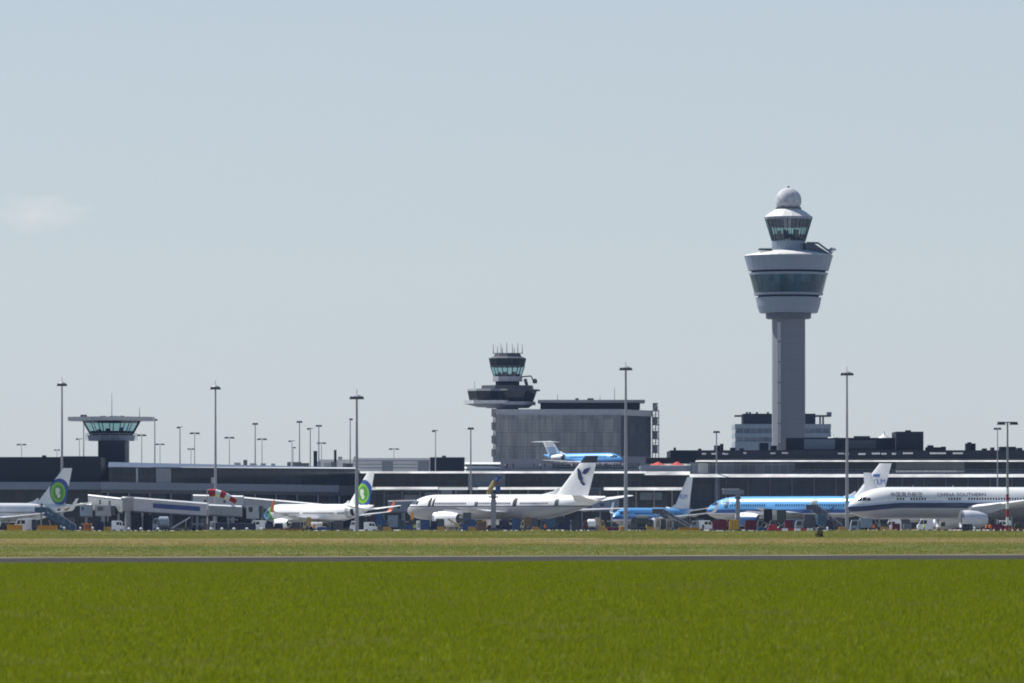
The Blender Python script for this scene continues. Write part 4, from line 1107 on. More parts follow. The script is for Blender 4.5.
cabin_windows(t3, bd, [(10.5, 20), (23, 33), (35.5, 44)], 6.05, .3, .42, .55)
for x, w in ((8.4, .8), (9.6, .6)): door(t3, bd, x, 5.75, 7.6, w, M['black'])
door(t3, bd, 22.2, 5.75, 6.6, .9, M['darkgrey']); door(t3, bd, 33.4, 5.75, 7.5, 1.1, M['black']); door(t3, bd, 45.2, 5.8, 7.4, 1.0, M['darkgrey'])
door(t3, bd, 35, 3.4, 3.6, 10, M['brown'], name='belly_streak')
q = MB()
wingp = [(50.3, 14.2), (50.9, 13.9), (51.4, 13.2), (51.6, 12.3), (52.0, 11.7), (51.3, 11.1), (50.6, 11.8), (50.4, 12.8)]
q.prism_y(wingp, -.56, -.50)
q.prism_y([(51.7, 12.9), (52.2, 13.8), (53.1, 14.1), (54.0, 14.2), (53.7, 13.6), (53.2, 13.1), (52.6, 12.7)], -.56, -.46)
q.prism_y([(51.2, 11.6), (52.0, 11.0), (52.7, 10.4), (52.0, 10.2), (51.2, 10.9)], -.56, -.46)
q.build('tail_emblem', M['letternavy'], t3, local=True)

# 4 and 5: blue jets
B1 = (0.14, 0.42, 0.80); B2 = (0.015, 0.085, 0.32)
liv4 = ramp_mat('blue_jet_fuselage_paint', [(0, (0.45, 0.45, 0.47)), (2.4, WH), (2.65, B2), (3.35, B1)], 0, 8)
S73s = shorter(S737, 6.0)
fin4 = ramp_mat('white_blue_tail_paint', [(0, B1), (5.0, WH)], 0, 20)
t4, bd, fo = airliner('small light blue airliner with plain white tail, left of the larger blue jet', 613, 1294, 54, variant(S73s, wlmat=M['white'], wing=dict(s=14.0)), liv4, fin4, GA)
cabin_windows(t4, bd, [(6, 14), (15, 26)], 3.8, .28, .36, .52)
def fin_text(txt, t, x0, z0, size, y, m, k=1.0):
    me, w = text_mesh(txt, None, size, None, 0, 0, '')
    for v in me.vertices: v.co = (x0 + v.co.x * k, y, z0 + v.co.y)
    me.materials.append(m); o = bpy.data.objects.new('tail_lettering', me); col.objects.link(o); o.parent = t
fin_text('KLM', t4, 26.2 + .2, 7.4, 1.5, -.36, M['letterblue'], 1.1)
S789 = variant(S330, L=62.0, R=2.9, zc=5.6, nose=2.5, cw=(2.6, 6.75, .75))
for k_ in ('hor', 'fin'): S789[k_]['x'] += 4; S789[k_]['tx'] += 4
S789['fin'].update(tz=16.6, tc=3.8); S789['wing'].update(wl=None, s=29.5, x=21, tx=41, tz=5.4); S789['eng'].update(x=18.6)
S789['eng']['mat'] = ramp_mat('blue_white_nacelle_paint', [(0, (0.03, 0.13, 0.36)), (3.3, WH)], 0, 8)
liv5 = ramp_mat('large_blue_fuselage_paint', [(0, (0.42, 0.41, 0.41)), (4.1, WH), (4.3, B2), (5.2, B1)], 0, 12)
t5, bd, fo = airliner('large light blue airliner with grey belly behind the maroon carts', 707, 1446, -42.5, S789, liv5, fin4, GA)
cabin_windows(t5, bd, [(10, 22), (25, 36), (38.5, 50)], 6.0, .36, .55, .75)
door(t5, bd, 36.6, 5.6, 7.7, 1.6, M['darkgrey']); door(t5, bd, 50.6, 5.6, 7.6, 1.5, M['steelblue']); door(t5, bd, 8.2, 5.6, 7.6, 1.2, M['steelblue'])
lettering(bd, 'KLM', 5.9, 6.55, 2.3, M['white'], t5)
fin_text('KLM', t5, 54.0, 11.4, 1.8, -.45, M['letterblue'], 1.3)
q = MB()
for k in range(4): q.tube((54.7 + k * .55, -.46, 13.2), (54.7 + k * .55, -.46, 13.9), .16, .22)
q.build('crown_emblem', M['letterblue'], t5, local=True)

# 6: white jet with navy stripe at the right
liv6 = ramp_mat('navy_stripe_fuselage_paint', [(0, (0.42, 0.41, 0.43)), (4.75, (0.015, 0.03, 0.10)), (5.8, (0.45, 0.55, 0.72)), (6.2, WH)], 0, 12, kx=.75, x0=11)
S77 = dict(L=63.0, R=3.12, zc=5.75, wing=dict(x=21.5, c=13.5, s=30.5, tx=42, tc=2.6, z=4.6, tz=8.3, wl=None), eng=dict(y=9.8, x=20.2, l=5.2, r=1.72, z=2.6, mat=mat('pale_blue_nacelle_paint', (.60, .63, .67), .4)), nose=1.8,
           hor=dict(x=54, c=6.6, s=10.5, tx=60, tc=2.5, z=7.0, tz=8.4), fin=dict(x=49, c=10, z=8.6, tx=57.5, tc=4, tz=18.5), cw=(1.7, 6.55, .62), gear=dict(nx=6.3, mx=31.5, my=5.4, r=.7, n=2), wingmat=M['white'])
t6, bd, fo = airliner('big white airliner with navy stripe and CHINA SOUTHERN lettering at right', 847.5, 1108, 9, S77, liv6, fin3, GA)
cabin_windows(t6, bd, [(9.2, 11.0), (11.9, 15.2), (19.4, 22.6), (23.4, 36.0), (38, 46)], 6.32, .3, .46, .545)
lettering(bd, 'CHINA SOUTHERN', 17.2, 7.05, 1.02, M['letternavy'], t6, width=9.8)
lettering(bd, '\u4e2d\u56fd\u5357\u65b9\u822a\u7a7a', 7.9, 7.0, 1.1, M['letternavy'], t6, width=6.4)
door(t6, bd, 7.6, 5.6, 7.4, .05, M['winggrey'], name='door_seam'); door(t6, bd, 16.6, 5.6, 7.4, .05, M['winggrey'], name='door_seam')
q = MB(); q.tube((13, 0, 8.8), (13.1, 0, 9.25), .06); q.tube((21, 0, 8.8), (21.1, 0, 9.2), .1); q.build('antenna', M['lightgrey'], t6, local=True)

# 7: white tail facing the other way behind it
S757 = variant(S737)
t7, bd, fo = airliner('white airliner facing right, only its tail showing over the striped nose', 996, 1352, 180 - 36, variant(S737, fin=dict(tz=14.0, tc=2.0, c=6.4, tx=35.2), zc=3.9), liv_white, M['white'], GA)
# 8: rear engined jet on the terrace
S70 = dict(L=32.5, R=1.7, zc=2.95, nose=2.3, tail=.36, wing=dict(x=12.2, c=6.2, s=13.5, tx=17.5, tc=1.5, z=1.9, tz=2.6, wl=None, ), eng=dict(y=2.7, x=21.6, l=4.6, r=.88, z=3.5, rear=True),
           hor=dict(x=28.8, c=3.6, s=5.0, tx=31.2, tc=1.7, z=8.1, tz=8.0, T=True), fin=dict(x=25.2, c=5.6, z=4.3, tx=29.0, tc=4.0, tz=8.2), cw=(1.5, 3.7, .55), gear=dict(nx=3, mx=17, my=2.2, r=.45))
S70['wingmat'] = M['white']
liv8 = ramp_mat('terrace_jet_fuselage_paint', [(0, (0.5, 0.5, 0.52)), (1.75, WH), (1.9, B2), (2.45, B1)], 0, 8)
fin8 = ramp_mat('terrace_jet_tail_paint', [(0, B1), (4.4, (0.40, 0.52, 0.70)), (6.6, WH)], 0, 12)
t8, bd, fo = airliner('blue rear engined jet with white T shaped tail standing on the roof terrace', 622.5, 1619, 180 - 47, S70, liv8, fin8, None, z0=Z(468.8, 1611))
cabin_windows(t8, bd, [(5, 13), (14, 20)], 3.3, .3, .36, .6, side=-1)

# ------------------------------------------------------------------ floodlight masts
def mast(px, top, D, head, label, kind='ring', w=.42, group='floodlight masts', stripes=False, nl=6):
    x = X(px, D); zt = Z(top, D)
    b = thing('floodlight_mast', label, 'floodlight mast', (x, D, 0), 0, group)
    hw = head * D / F; w *= .85
    q = MB()
    if stripes:
        q.tube((x, D, Z(488, D)), (x, D, zt - .2), w * .8, w * .5, 10)
    else: q.tube((x, D, 0), (x, D, zt - .2), w, w * .45, 10)
    q.build('pole', M['galv'], b)
    if stripes:
        zs_ = [0, Z(525, D), Z(517, D), Z(509, D), Z(501, D), Z(494, D), Z(488, D)]
        for k in range(6):
            q = MB(); q.tube((x, D, zs_[k]), (x, D, zs_[k + 1] - .01), w, w * .9, 10); q.build('pole_band', M['red'] if k % 2 == 0 else M['white'], b)
    if kind == 'ring':
        q = MB(); q.lathe([(hw * .35, zt - .5), (hw * .8, zt - .35), (hw * .8, zt - .2), (hw * .25, zt + .15)], (x, D), 12); q.build('head_frame', M['galv'], b)
        for k in range(nl):
            a = 2 * math.pi * k / nl + .4
            cx, cy = x + hw * .78 * math.cos(a), D + hw * .78 * math.sin(a)
            q = MB(); q.loft([[(cx - .42, cy - .3, zt - .75), (cx + .42, cy - .3, zt - .75), (cx + .42, cy + .3, zt - .75), (cx - .42, cy + .3, zt - .75)], [(cx - .22, cy - .2, zt - .2), (cx + .22, cy - .2, zt - .2), (cx + .22, cy + .2, zt - .2), (cx - .22, cy + .2, zt - .2)]])
            q.build('floodlight', M['darkgrey'], b)
        q = MB(); q.tube((x, D, zt), (x, D, zt + 1.2), .06, n=5); q.build('lightning_rod', M['galv'], b)
    else:
        q = MB(); q.box(x - hw, x + hw, D - .12, D + .12, zt - .3, zt - .05); q.build('crossbar', M['galv'], b)
        sides = (-1, 1) if kind == 'tee' else (-1,) if kind == 'left' else (1,)
        for s in sides:
            for f_ in ((.55, .95) if hw > 1.2 else (.75,)):
                cx = x + s * hw * f_
                q = MB(); q.loft([[(cx - .5, D - .35, zt - .62), (cx + .5, D - .35, zt - .62), (cx + .5, D + .35, zt - .62), (cx - .5, D + .35, zt - .62)], [(cx - .3, D - .2, zt - .06), (cx + .3, D - .2, zt - .06), (cx + .3, D + .2, zt - .06), (cx - .3, D + .2, zt - .06)]])
                q.build('floodlight', M['darkgrey'], b)
    return b
mast(625.8, 366.8, 1225, 6.6, 'tallest lamp mast, standing in front of the scaffolded block', w=.55, nl=8)
mast(356.8, 395.5, 1150, 7.5, 'tall lamp mast crossing the green disc tail of the white airliner', w=.5, nl=8)
mast(847, 372, 1235, 6.6, 'tall lamp mast at the striped nose, right of the control tower', w=.48, nl=8)
mast(215.5, 386, 1230, 4.8, 'tall lamp mast above the jetways near the windsock', w=.42)
mast(62, 382.6, 1240, 4.6, 'tall lamp mast rising behind the leftmost tail', w=.42)
mast(1007.5, 421.5, 1070, 8.5, 'lamp mast with red and white banded foot near the right edge', 'tee', w=.36, stripes=True)
mast(997.5, 427.5, 1560, 3.0, 'thin lamp mast just left of the red and white banded mast', 'tee', w=.3)
mast(716.5, 430.8, 1590, 2.4, 'lamp mast in front of the right terminal, left of the pale banded office', 'tee', w=.42)
mast(470.8, 427.3, 1555, 2.2, 'lamp mast at the grey pillar just left of the old control tower', 'tee', w=.4)
mast(435.5, 429.8, 1600, 2.8, 'lamp mast in front of the dark slate box building', 'left', w=.3)
FM = 'far lamp masts behind the piers'
for px, top, D, hd, kind, lab in [
    (21.5, 443.8, 2300, 4, 'tee', 'short far lamp post alone at the far left over the dark pier'),
    (57, 449.3, 2500, 2.6, 'tee', 'shortest far lamp post, left of the tall mast behind the leftmost tail'),
    (83.7, 414.5, 1900, 2.6, 'tee', 'far lamp mast hidden in part by the disc roof of the apron tower'),
    (79.5, 438.3, 2100, 3.2, 'left', 'far lamp post directly left of the apron tower cab'),
    (141.7, 434.3, 1950, 3.6, 'tee', 'far lamp post just right of the apron tower balcony'),
    (154.8, 418.8, 1800, 1.8, 'right', 'far lamp mast at the right tip of the disc roof'),
    (160, 443.5, 2300, 3.8, 'tee', 'low far lamp post right of the mast at the disc roof tip'),
    (180, 426.5, 1850, 2.6, 'left', 'far lamp mast midway between the apron tower and the tall windsock mast'),
    (191, 448.3, 2500, 2.8, 'tee', 'lowest far lamp post of the pair left of the tall windsock mast'),
    (194.7, 432.3, 1950, 4, 'tee', 'wide headed far lamp post of the pair left of the tall windsock mast'),
    (229.4, 436.8, 2000, 4, 'tee', 'far lamp post first to the right of the tall windsock mast'),
    (255.2, 422.8, 1800, 2, 'tee', 'taller far lamp mast of the pair right of the windsock mast'),
    (262, 438.3, 2050, 4, 'tee', 'shorter far lamp post of the pair right of the windsock mast'),
    (292, 440.3, 2050, 3.2, 'left', 'far lamp post left of the group beside the chimneys'),
    (293.2, 446.8, 2400, 2.2, 'right', 'lowest far lamp head close behind the post left of the chimneys'),
    (299.5, 420.8, 1800, 2.2, 'tee', 'tallest of the far lamp masts left of the chimneys'),
    (310.3, 427.8, 1850, 2.8, 'left', 'far lamp mast immediately left of the thicker chimney'),
    (318.8, 424.8, 1820, 2.4, 'tee', 'far lamp mast rising behind the thicker chimney'),
    (321.5, 442.3, 2200, 3.8, 'tee', 'low far lamp post between the two chimneys'),
    (350.2, 418.3, 1800, 1.8, 'right', 'far lamp mast just left of the tall mast at the green disc tail'),
    (394, 448.3, 2400, 4.4, 'tee', 'low far lamp post over the long pale grey building')]:
    mast(px, top, D, hd, lab, kind, w=.28 + (.1 if top < 430 else 0), group=FM)
# ------------------------------------------------------------------ boarding bridges
def jetway(label, a, b_, D0, D1, body, wins=(), panel=None, cab=None, legs=(), roofm='white'):
    """a, b_ = (px, y top, y bottom) of the two ends of the tunnel"""
    p0 = (X(a[0], D0), D0); p1 = (X(b_[0], D1), D1)
    t = thing('boarding_bridge', label, 'boarding bridge', (p0[0], p0[1], 0), 0, 'boarding bridges at the piers')
    zt0, zb0, zt1, zb1 = Z(a[1], D0), Z(a[2], D0), Z(b_[1], D1), Z(b_[2], D1)
    q = MB(); q.obox(p0, p1, zb0, zt0 - .36, 3.0, z0b=zb1, z1b=zt1 - .36); q.build('tunnel', body, t)
    q = MB(); q.obox(p0, p1, zt0 - .3, zt0, 3.2, .2, z0b=zt1 - .3, z1b=zt1, chamfer=.5); q.build('tunnel_roof', M[roofm], t)
    q = MB(); q.obox(p0, p1, zb0 - .3, zb0 - .005, 2.9, .06, z0b=zb1 - .3, z1b=zb1 - .005); q.build('floor_beam', M['darkgrey'], t)
    def at(px):
        k = (px - HX) / F; dx, dy = p1[0] - p0[0], p1[1] - p0[1]; s = (k * p0[1] - p0[0]) / (dx - k * dy)
        return s, (p0[0] + dx * s, p0[1] + dy * s)
    for w0, w1, f0, f1 in wins:
        s0, q0 = at(w0); s1, q1 = at(w1); lo = zb0 + (zb1 - zb0) * s0; hi = zt0 - .36 + (zt1 - zt0) * s0
        q = MB(); q.obox(q0, q1, lo + (hi - lo) * f0, lo + (hi - lo) * f1, .3, .04); q.build('window', M['darkwin'], t)
    if panel:
        w0, w1, f0, f1, mm = panel; s0, q0 = at(w0); s1, q1 = at(w1)
        z = lambda s, f: (zb0 + (zb1 - zb0) * s) + f * ((zt0 - zb0 - .36) + ((zt1 - zb1) - (zt0 - zb0)) * s)
        q = MB(); q.obox(q0, q1, z(s0, f0), z(s0, f1), .2, .05, z0b=z(s1, f0), z1b=z(s1, f1)); q.build('advert_panel', mm, t)
    for lp in legs:
        s, (lx, ly) = at(lp); zb = zb0 + (zb1 - zb0) * s - .3
        q = MB(); q.tube((lx, ly + .5, .6), (lx, ly + .5, zb), .22); q.tube((lx, ly + 2.4, .6), (lx, ly + 2.4, zb), .22); q.box(lx - 1.2, lx + 1.2, ly + .2, ly + 2.7, zb * .45, zb * .45 + .3); q.box(lx - .9, lx + .9, ly + .3, ly + 2.6, .5, .9)
        lo = q.build('support_leg', M['grey'], t)
        for dx in (-.7, .7):
            q = MB(); q.tube((lx + dx, ly + .1, .5), (lx + dx, ly + .5, .5), .5, n=12); q.build('wheel', M['black'], lo)
    if cab:
        c0, c1, ct, cb, cm = cab; Dc = D0 if c0 <= a[0] + 1 else D1
        q = MB(); q.box(X(c0, Dc), X(c1, Dc), Dc - .6, Dc + 3.2, Z(cb, Dc), Z(ct, Dc)); co = q.build('cab', cm, t)
        q = MB(); q.box(X(c0, Dc) + .5, X(c0 + (c1 - c0) * .5, Dc), Dc - .66, Dc - .5, Z(cb - (cb - ct) * .5, Dc), Z(ct + 1.5, Dc)); q.build('window', M['darkwin'], co)
        q = MB(); e = X(c1, Dc); q.box(e + .02, e + .8, Dc - .3, Dc + 3, Z(cb, Dc) + .2, Z(ct, Dc) - .1); q.build('bellows', M['darkgrey'], co)
        q = MB(); q.tube(((X(c0, Dc) + X(c1, Dc)) / 2, Dc + 1.2, 0), ((X(c0, Dc) + X(c1, Dc)) / 2, Dc + 1.2, Z(cb, Dc)), .35); q.build('column', M['grey'], t)
    return t
greyb = mat('bridge_cladding', (0.30, 0.31, 0.325), .5)
lilac = mat('pale_bridge_cladding', (0.46, 0.45, 0.475), .5)
adv = mat('navy_panel', (0.03, 0.06, 0.2), .4, var=.25, scale=.6)
jetway('boarding bridge with white sloping roof right of the leftmost airliner tail', (88, 494.3, 509), (122, 498, 512), 1300, 1285, greyb, [(99, 101, .45, .8), (108.5, 110.6, .45, .8)], None, (95.5, 111, 505.4, 516, greyb), (118,))
jetway('short grey boarding bridge end beside the raised winglet of the leftmost airliner', (80, 503, 515.5), (91.5, 503.5, 516), 1296, 1294, M['palegreyblue'], [(81.5, 83.5, .5, .8)], None, None, (86,), 'lightgrey')
jetway('long pale boarding bridge with the dark blue panel', (134, 497, 510.8), (208, 502.7, 515.6), 1215, 1222, lilac, (), (153, 200, .34, .74, adv), None, (142, 197))
jetway('plain grey boarding bridge section behind the windsock pole', (208.4, 504, 514.6), (241.5, 505.6, 516.4), 1226, 1228, greyb, (), None, (246.5, 259, 505.5, 518.6, M['lightgrey']), (228,))
jetway('white boarding bridge with three dark windows behind the windsock', (193, 494.4, 505), (243, 495.6, 506), 1290, 1288, M['lightgrey'], [(204, 206.4, .3, .6), (214, 216, .3, .6), (223.5, 225.5, .3, .6)], None, None, (232,))
jetway('white roofed boarding bridge behind the green nosed airliner', (244, 496.8, 507.5), (322, 503.8, 512), 1335, 1330, greyb, (), None, None, (262, 300))
jetway('boarding bridge with pale curved roof behind the navy tipped tail', (592, 499, 511), (619, 496.6, 510), 1395, 1405, M['bluegrey'], [(600, 604, .4, .7)], None, None, (612,), 'lightgrey')
jetway('brown grey boarding bridge between the green disc tail and the large airliner nose', (388, 500.5, 512), (421, 499.6, 511), 1420, 1425, M['bluegrey'], [(397, 400, .3, .7), (408, 411, .3, .7)], None, None, (404,), 'lightgrey')
# rotunda at the joint
D = 1218
b = thing('bridge_rotunda', 'round grey rotunda on a column left of the long pale boarding bridge', 'bridge rotunda', (X(127, D), D + 2, 0))
q = MB(); q.lathe([(1.45, Z(511, D)), (1.45, Z(498, D))], (X(127, D), D + 2), 16); q.build('drum', M['grey'], b)
q = MB(); q.lathe([(1.6, Z(497.95, D)), (1.2, Z(496.5, D))], (X(127, D), D + 2), 16); q.build('roof', M['grey'], b)
q = MB(); q.lathe([(.6, 0), (.6, Z(511.1, D))], (X(127, D), D + 2), 12); q.build('column', M['grey'], b)

# ------------------------------------------------------------------ ground vehicles
def wheel_pair(q_parent, x, y, r):
    for s in (-1, 1):
        q = MB(); vs = []; n = 14
        for yy, k in ((-.14, .8), (-.1, 1), (.1, 1), (.14, .8)):
            for j in range(n): vs.append((x + r * k * math.cos(6.2832 * j / n), s * y + yy, r + r * k * math.sin(6.2832 * j / n)))
        q.add(vs, [(i * n + j, i * n + (j + 1) % n, (i + 1) * n + (j + 1) % n, (i + 1) * n + j) for i in range(3) for j in range(n)] + [tuple(range(n)), tuple(range(3 * n, 4 * n))])
        w = q.build('wheel', M['black'], q_parent, local=True)
        q = MB(); q.tube((x, s * (y + .145) , r), (x, s * (y + .16), r), r * .5, n=10); q.build('hub', M['galv'], w, local=True)

def veh(name, label, cat, px0, px1, top, D, group='service vehicles on the apron'):
    L = (px1 - px0) * D / F; H = Z(top, D)
    t = thing(name, label, cat, (X((px0 + px1) / 2, D), D, 0), 0, group)
    return t, L, H

def van(label, px0, px1, top, D, m, left=True, window=True, cat='van'):
    t, L, H = veh('service_van', label, cat, px0, px1, top, D); s = 1 if left else -1; h = L / 2
    q = MB(); q.prism_y([(s * x * h, z * H) for x, z in [(-1, .18), (-1, .52), (-.82, .6), (-.55, .98), (-.4, 1), (.95, 1), (1, .94), (1, .18)]], -.95, .95)
    q.build('body', m, t, local=True, bevel=.06)
    for y in (-1, 1):
        q = MB(); q.prism_y([(s * x * h, z * H) for x, z in [(-.74, .62), (-.5, .92), (-.3, .92), (-.3, .62)]], y * .955 - .01, y * .955 + .01); q.build('side_window', M['darkwin'], t, local=True)
        if window:
            q = MB(); q.prism_y([(s * x * h, z * H) for x, z in [(-.22, .64), (-.22, .9), (.2, .9), (.2, .64)]], y * .955 - .01, y * .955 + .01); q.build('side_window', M['darkwin'], t, local=True)
    q = MB(); q.add([(s * -.80 * h, -.8, .62 * H), (s * -.80 * h, .8, .62 * H), (s * -.57 * h, .8, .95 * H), (s * -.57 * h, -.8, .95 * H)], [(0, 1, 2, 3)])
    for v in range(4): q.v[v] = (q.v[v][0] - s * .04, q.v[v][1], q.v[v][2] + .01)
    q.build('windscreen', M['darkwin'], t, local=True)
    for x in (-.6, .62): wheel_pair(t, x * h, .86, .33)
    q = MB(); q.box(-h * 1.0 - .03 if s > 0 else h, -h if s > 0 else h + .03, -.8, .8, .2 * H, .32 * H); q.build('bumper', M['darkgrey'], t, local=True)
    return t

def cart(label, px0, px1, top, D, m, kind='baggage_cart', cat='baggage cart', roof=None):
    t, L, H = veh(kind, label, cat, px0, px1, top, D, 'baggage carts and containers on the apron'); h = L / 2
    q = MB(); q.box(-h, h, -.8, .8, .42, .56); q.build('chassis', M['darkgrey'], t, local=True)
    q = MB(); q.prism_y([(-h * .97, .57), (h * .97, .57), (h * .97, H * .82), (h * .8, H - .09), (-h * .8, H - .09), (-h * .97, H * .82)], -.78, .78); q.build('curtain_body', m, t, local=True, bevel=.04)
    q = MB(); q.box(-h * .99, h * .99, -.82, .82, H - .085, H); q.build('roof', roof or m, t, local=True)
    for k in range(4):
        x = -h * .9 + k * h * .6; q = MB(); q.tube((x, -.81, .57), (x, -.81, H * .9), .03, n=5); q.build('strap', M['darkgrey'], t, local=True)
    for x in (-.65, .65): wheel_pair(t, x * h, .7, .24)
    q = MB(); q.tube((-h, 0, .45), (-h - .7, 0, .3), .04, n=6); q.build('drawbar', M['darkgrey'], t, local=True)
    return t

def box_truck(label, px0, px1, top, D, mb_, mc, left=True, lift=False, cat='truck'):
    t, L, H = veh('service_truck', label, cat, px0, px1, top, D); s = 1 if left else -1; h = L / 2; cw = min(.42 * L, 2.1)
    def bx(x0, x1, z0, z1, w, nm, m, bev=.05):
        q = MB(); a, c = s * x0, s * x1; q.box(min(a, c), max(a, c), -w, w, z0, z1); return q.build(nm, m, t, local=True, bevel=bev)
    bx(-h + cw + .1, h, .95 if not lift else H * .42, H, 1.15, 'box', mb_)
    q = MB(); q.prism_y([(s * x, z) for x, z in [(-h, .5), (-h, 1.3), (-h + .3, min(H * .9, 2.4)), (-h + cw, min(H * .92, 2.5)), (-h + cw, .5)]], -1.05, 1.05); q.build('cab', mc, t, local=True, bevel=.05)
    for y in (-1, 1):
        q = MB(); q.prism_y([(s * x, z) for x, z in [(-h + .15, 1.4), (-h + .4, min(H * .85, 2.2)), (-h + cw * .75, min(H * .85, 2.2)), (-h + cw * .75, 1.4)]], y * 1.06 - .01, y * 1.06 + .01); q.build('side_window', M['darkwin'], t, local=True)
    bx(-h + .2, h, .5, .8, .5, 'chassis', M['darkgrey'], 0)
    if lift:
        q = MB()
        for y in (-.9, .9): q.tube((s * (-h + cw + .3), y, .8), (s * (h - .2), y, H * .42), .09); q.tube((s * (h - .2), y, .8), (s * (-h + cw + .3), y, H * .42), .09)
        q.build('scissor_lift', M['galv'], t, local=True)
    for x in (-.68, .6): wheel_pair(t, s * x * h, .95, .45)
    return t

def tanker(label, px0, px1, top, D, mt, mc, left=True):
    t, L, H = veh('tank_truck', label, 'tank truck', px0, px1, top, D); s = 1 if left else -1; h = L / 2; cw = .32 * L
    q = MB(); zc = H * .66; r = H * .32; x0 = -h + cw + .1; x1 = h - .1
    vs = [[(s * x, r * 1.15 * k * math.cos(a), zc + r * k * math.sin(a)) for a in np.linspace(0, 2 * math.pi, 19)[:-1]] for x, k in ((x0, .7), (x0 + .15, 1), (x1 - .15, 1), (x1, .7))]
    q.loft(vs); q.build('tank', mt, t, True, True)
    q = MB(); q.prism_y([(s * x, z) for x, z in [(-h, .5), (-h, H * .5), (-h + .3, H * .85), (-h + cw, H * .88), (-h + cw, .5)]], -1.05, 1.05); q.build('cab', mc, t, local=True, bevel=.05)
    q = MB(); q.box(-h + .1, h - .1, -.9, .9, .5, H * .36); q.build('chassis', M['darkgrey'], t, local=True)
    q = MB(); q.prism_y([(s * x, z) for x, z in [(-h + .12, H * .52), (-h + .36, H * .8), (-h + cw * .8, H * .8), (-h + cw * .8, H * .52)]], -1.06, 1.06); q.build('side_window', M['darkwin'], t, local=True)
    for x in (-.65, .35, .75): wheel_pair(t, s * x * h, .95, min(.45, H * .17))
    return t

def tug(label, px0, px1, top, D, m, left=True, cat='tow tractor'):
    t, L, H = veh('tow_tractor', label, cat, px0, px1, top, D); s = 1 if left else -1; h = L / 2
    q = MB(); q.prism_y([(s * x * h, z * H) for x, z in [(-1, .2), (-1, .5), (-.2, .56), (-.2, .5), (1, .5), (1, .2)]], -.8, .8); q.build('body', m, t, local=True, bevel=.05)
    q = MB(); q.prism_y([(s * x * h, z * H) for x, z in [(-.25, .57), (-.12, .93), (.5, .93), (.5, .57)]], -.68, .68); q.build('cab_window', M['darkwin'], t, local=True)
    q = MB(); q.box(min(s * -.2 * h, s * .56 * h), max(s * -.2 * h, s * .56 * h), -.74, .74, H * .94, H); q.build('cab_roof', m, t, local=True)
    for x in (-.6, .6): wheel_pair(t, s * x * h, .72, H * .17)
    q = MB(); q.tube((s * .3 * h, 0, H), (s * .3 * h, 0, H + .18), .07); q.build('beacon', M['amber'], t, local=True)
    return t

def belt_loader(label, px0, px1, top, D, m, rises_left=True):
    t, L, H = veh('belt_loader', label, 'belt loader', px0, px1, top, D); s = 1 if rises_left else -1; h = L / 2
    q = MB(); q.prism_y([(s * -h, H - .3), (s * -h, H), (s * h, 1.0), (s * h, .7)], -.45, .45); q.build('conveyor', m, t, local=True)
    q = MB(); q.prism_y([(s * -h * .98, H + .02), (s * h * .98, 1.02), (s * h * .98, 1.08), (s * -h * .98, H + .08)], -.38, .38); q.build('belt', M['black'], t, local=True)
    q = MB(); q.box(-h * .7, h * .8, -.8, .8, .35, .85); q.build('chassis', M['steelblue'] if m is not M['steelblue'] else M['lightgrey'], t, local=True, bevel=.04)
    q = MB(); q.tube((s * -h * .5, -.4, .8), (s * -h * .6, -.4, H * .8), .06); q.tube((s * -h * .5, .4, .8), (s * -h * .6, .4, H * .8), .06); q.build('strut', M['galv'], t, local=True)
    for x in (-.5, .55): wheel_pair(t, x * h, .7, .3)
    return t

def stairs(label, px0, px1, ytop, D, m, down_right=True):
    t, L, H = veh('passenger_stairs', label, 'passenger stairs', px0, px1, ytop, D); s = 1 if down_right else -1; h = L / 2; n = 14
    pw = L * .3
    pts = [(-h + pw, H), ]
    for k in range(n):
        x = -h + pw + (L - pw) * k / n; x2 = -h + pw + (L - pw) * (k + 1) / n; z = H - (H - .4) * (k + 1) / n
        pts += [(x, z), (x2, z)]
    pts += [(h, .2), (h - .6, .2), (-h + pw * .6, H - .6)]
    q = MB(); q.prism_y([(s * a, z) for a, z in pts], -.75, .75); q.build('steps', m, t, local=True)
    q = MB(); q.box(min(s * -h, s * (-h + pw)), max(s * -h, s * (-h + pw)), -.95, .95, H - .25, H - .01); q.build('platform', m, t, local=True)
    for y in (-.9, .9):
        q = MB(); a = (s * -h, y, H); b1 = (s * (-h + pw), y, H); c1 = (s * h, y, .4)
        up = lambda p: (p[0], p[1], p[2] + 1.05)
        q.tube(up(a), up(b1), .05, n=6); q.tube(up(b1), up(c1), .05, n=6)
        for f_ in np.linspace(0, 1, 6): p = tuple(b1[i] + (c1[i] - b1[i]) * f_ for i in range(3)); q.tube(p, up(p), .03, n=5)
        q.tube(a, up(a), .03, n=5)
        q.build('handrail', M['lightgrey'], t, local=True)
        q = MB(); q.add([(a[0], y, H), (b1[0], y, H), (c1[0], y, .4), (c1[0], y, 1.2), (b1[0], y, H + .8), (a[0], y, H + .8)], [(0, 1, 4, 5), (1, 2, 3, 4)]); q.build('side_panel', m, t, local=True)
    q = MB(); q.box(-h * .9, h * .8, -.9, .9, .4, .95); q.build('chassis', m, t, local=True, bevel=.05)
    q = MB(); q.tube((s * (-h + pw * .5), -.6, .9), (s * (-h + pw * .5), -.6, H - .2), .1); q.tube((s * (-h + pw * .5), .6, .9), (s * (-h + pw * .5), .6, H - .2), .1); q.tube((s * -h * .2, -.6, .9), (s * -h * .3, -.6, H * .6), .1); q.build('support', M['galv'], t, local=True)
    for x in (-.6, .6): wheel_pair(t, x * h, .85, .38)
    return t

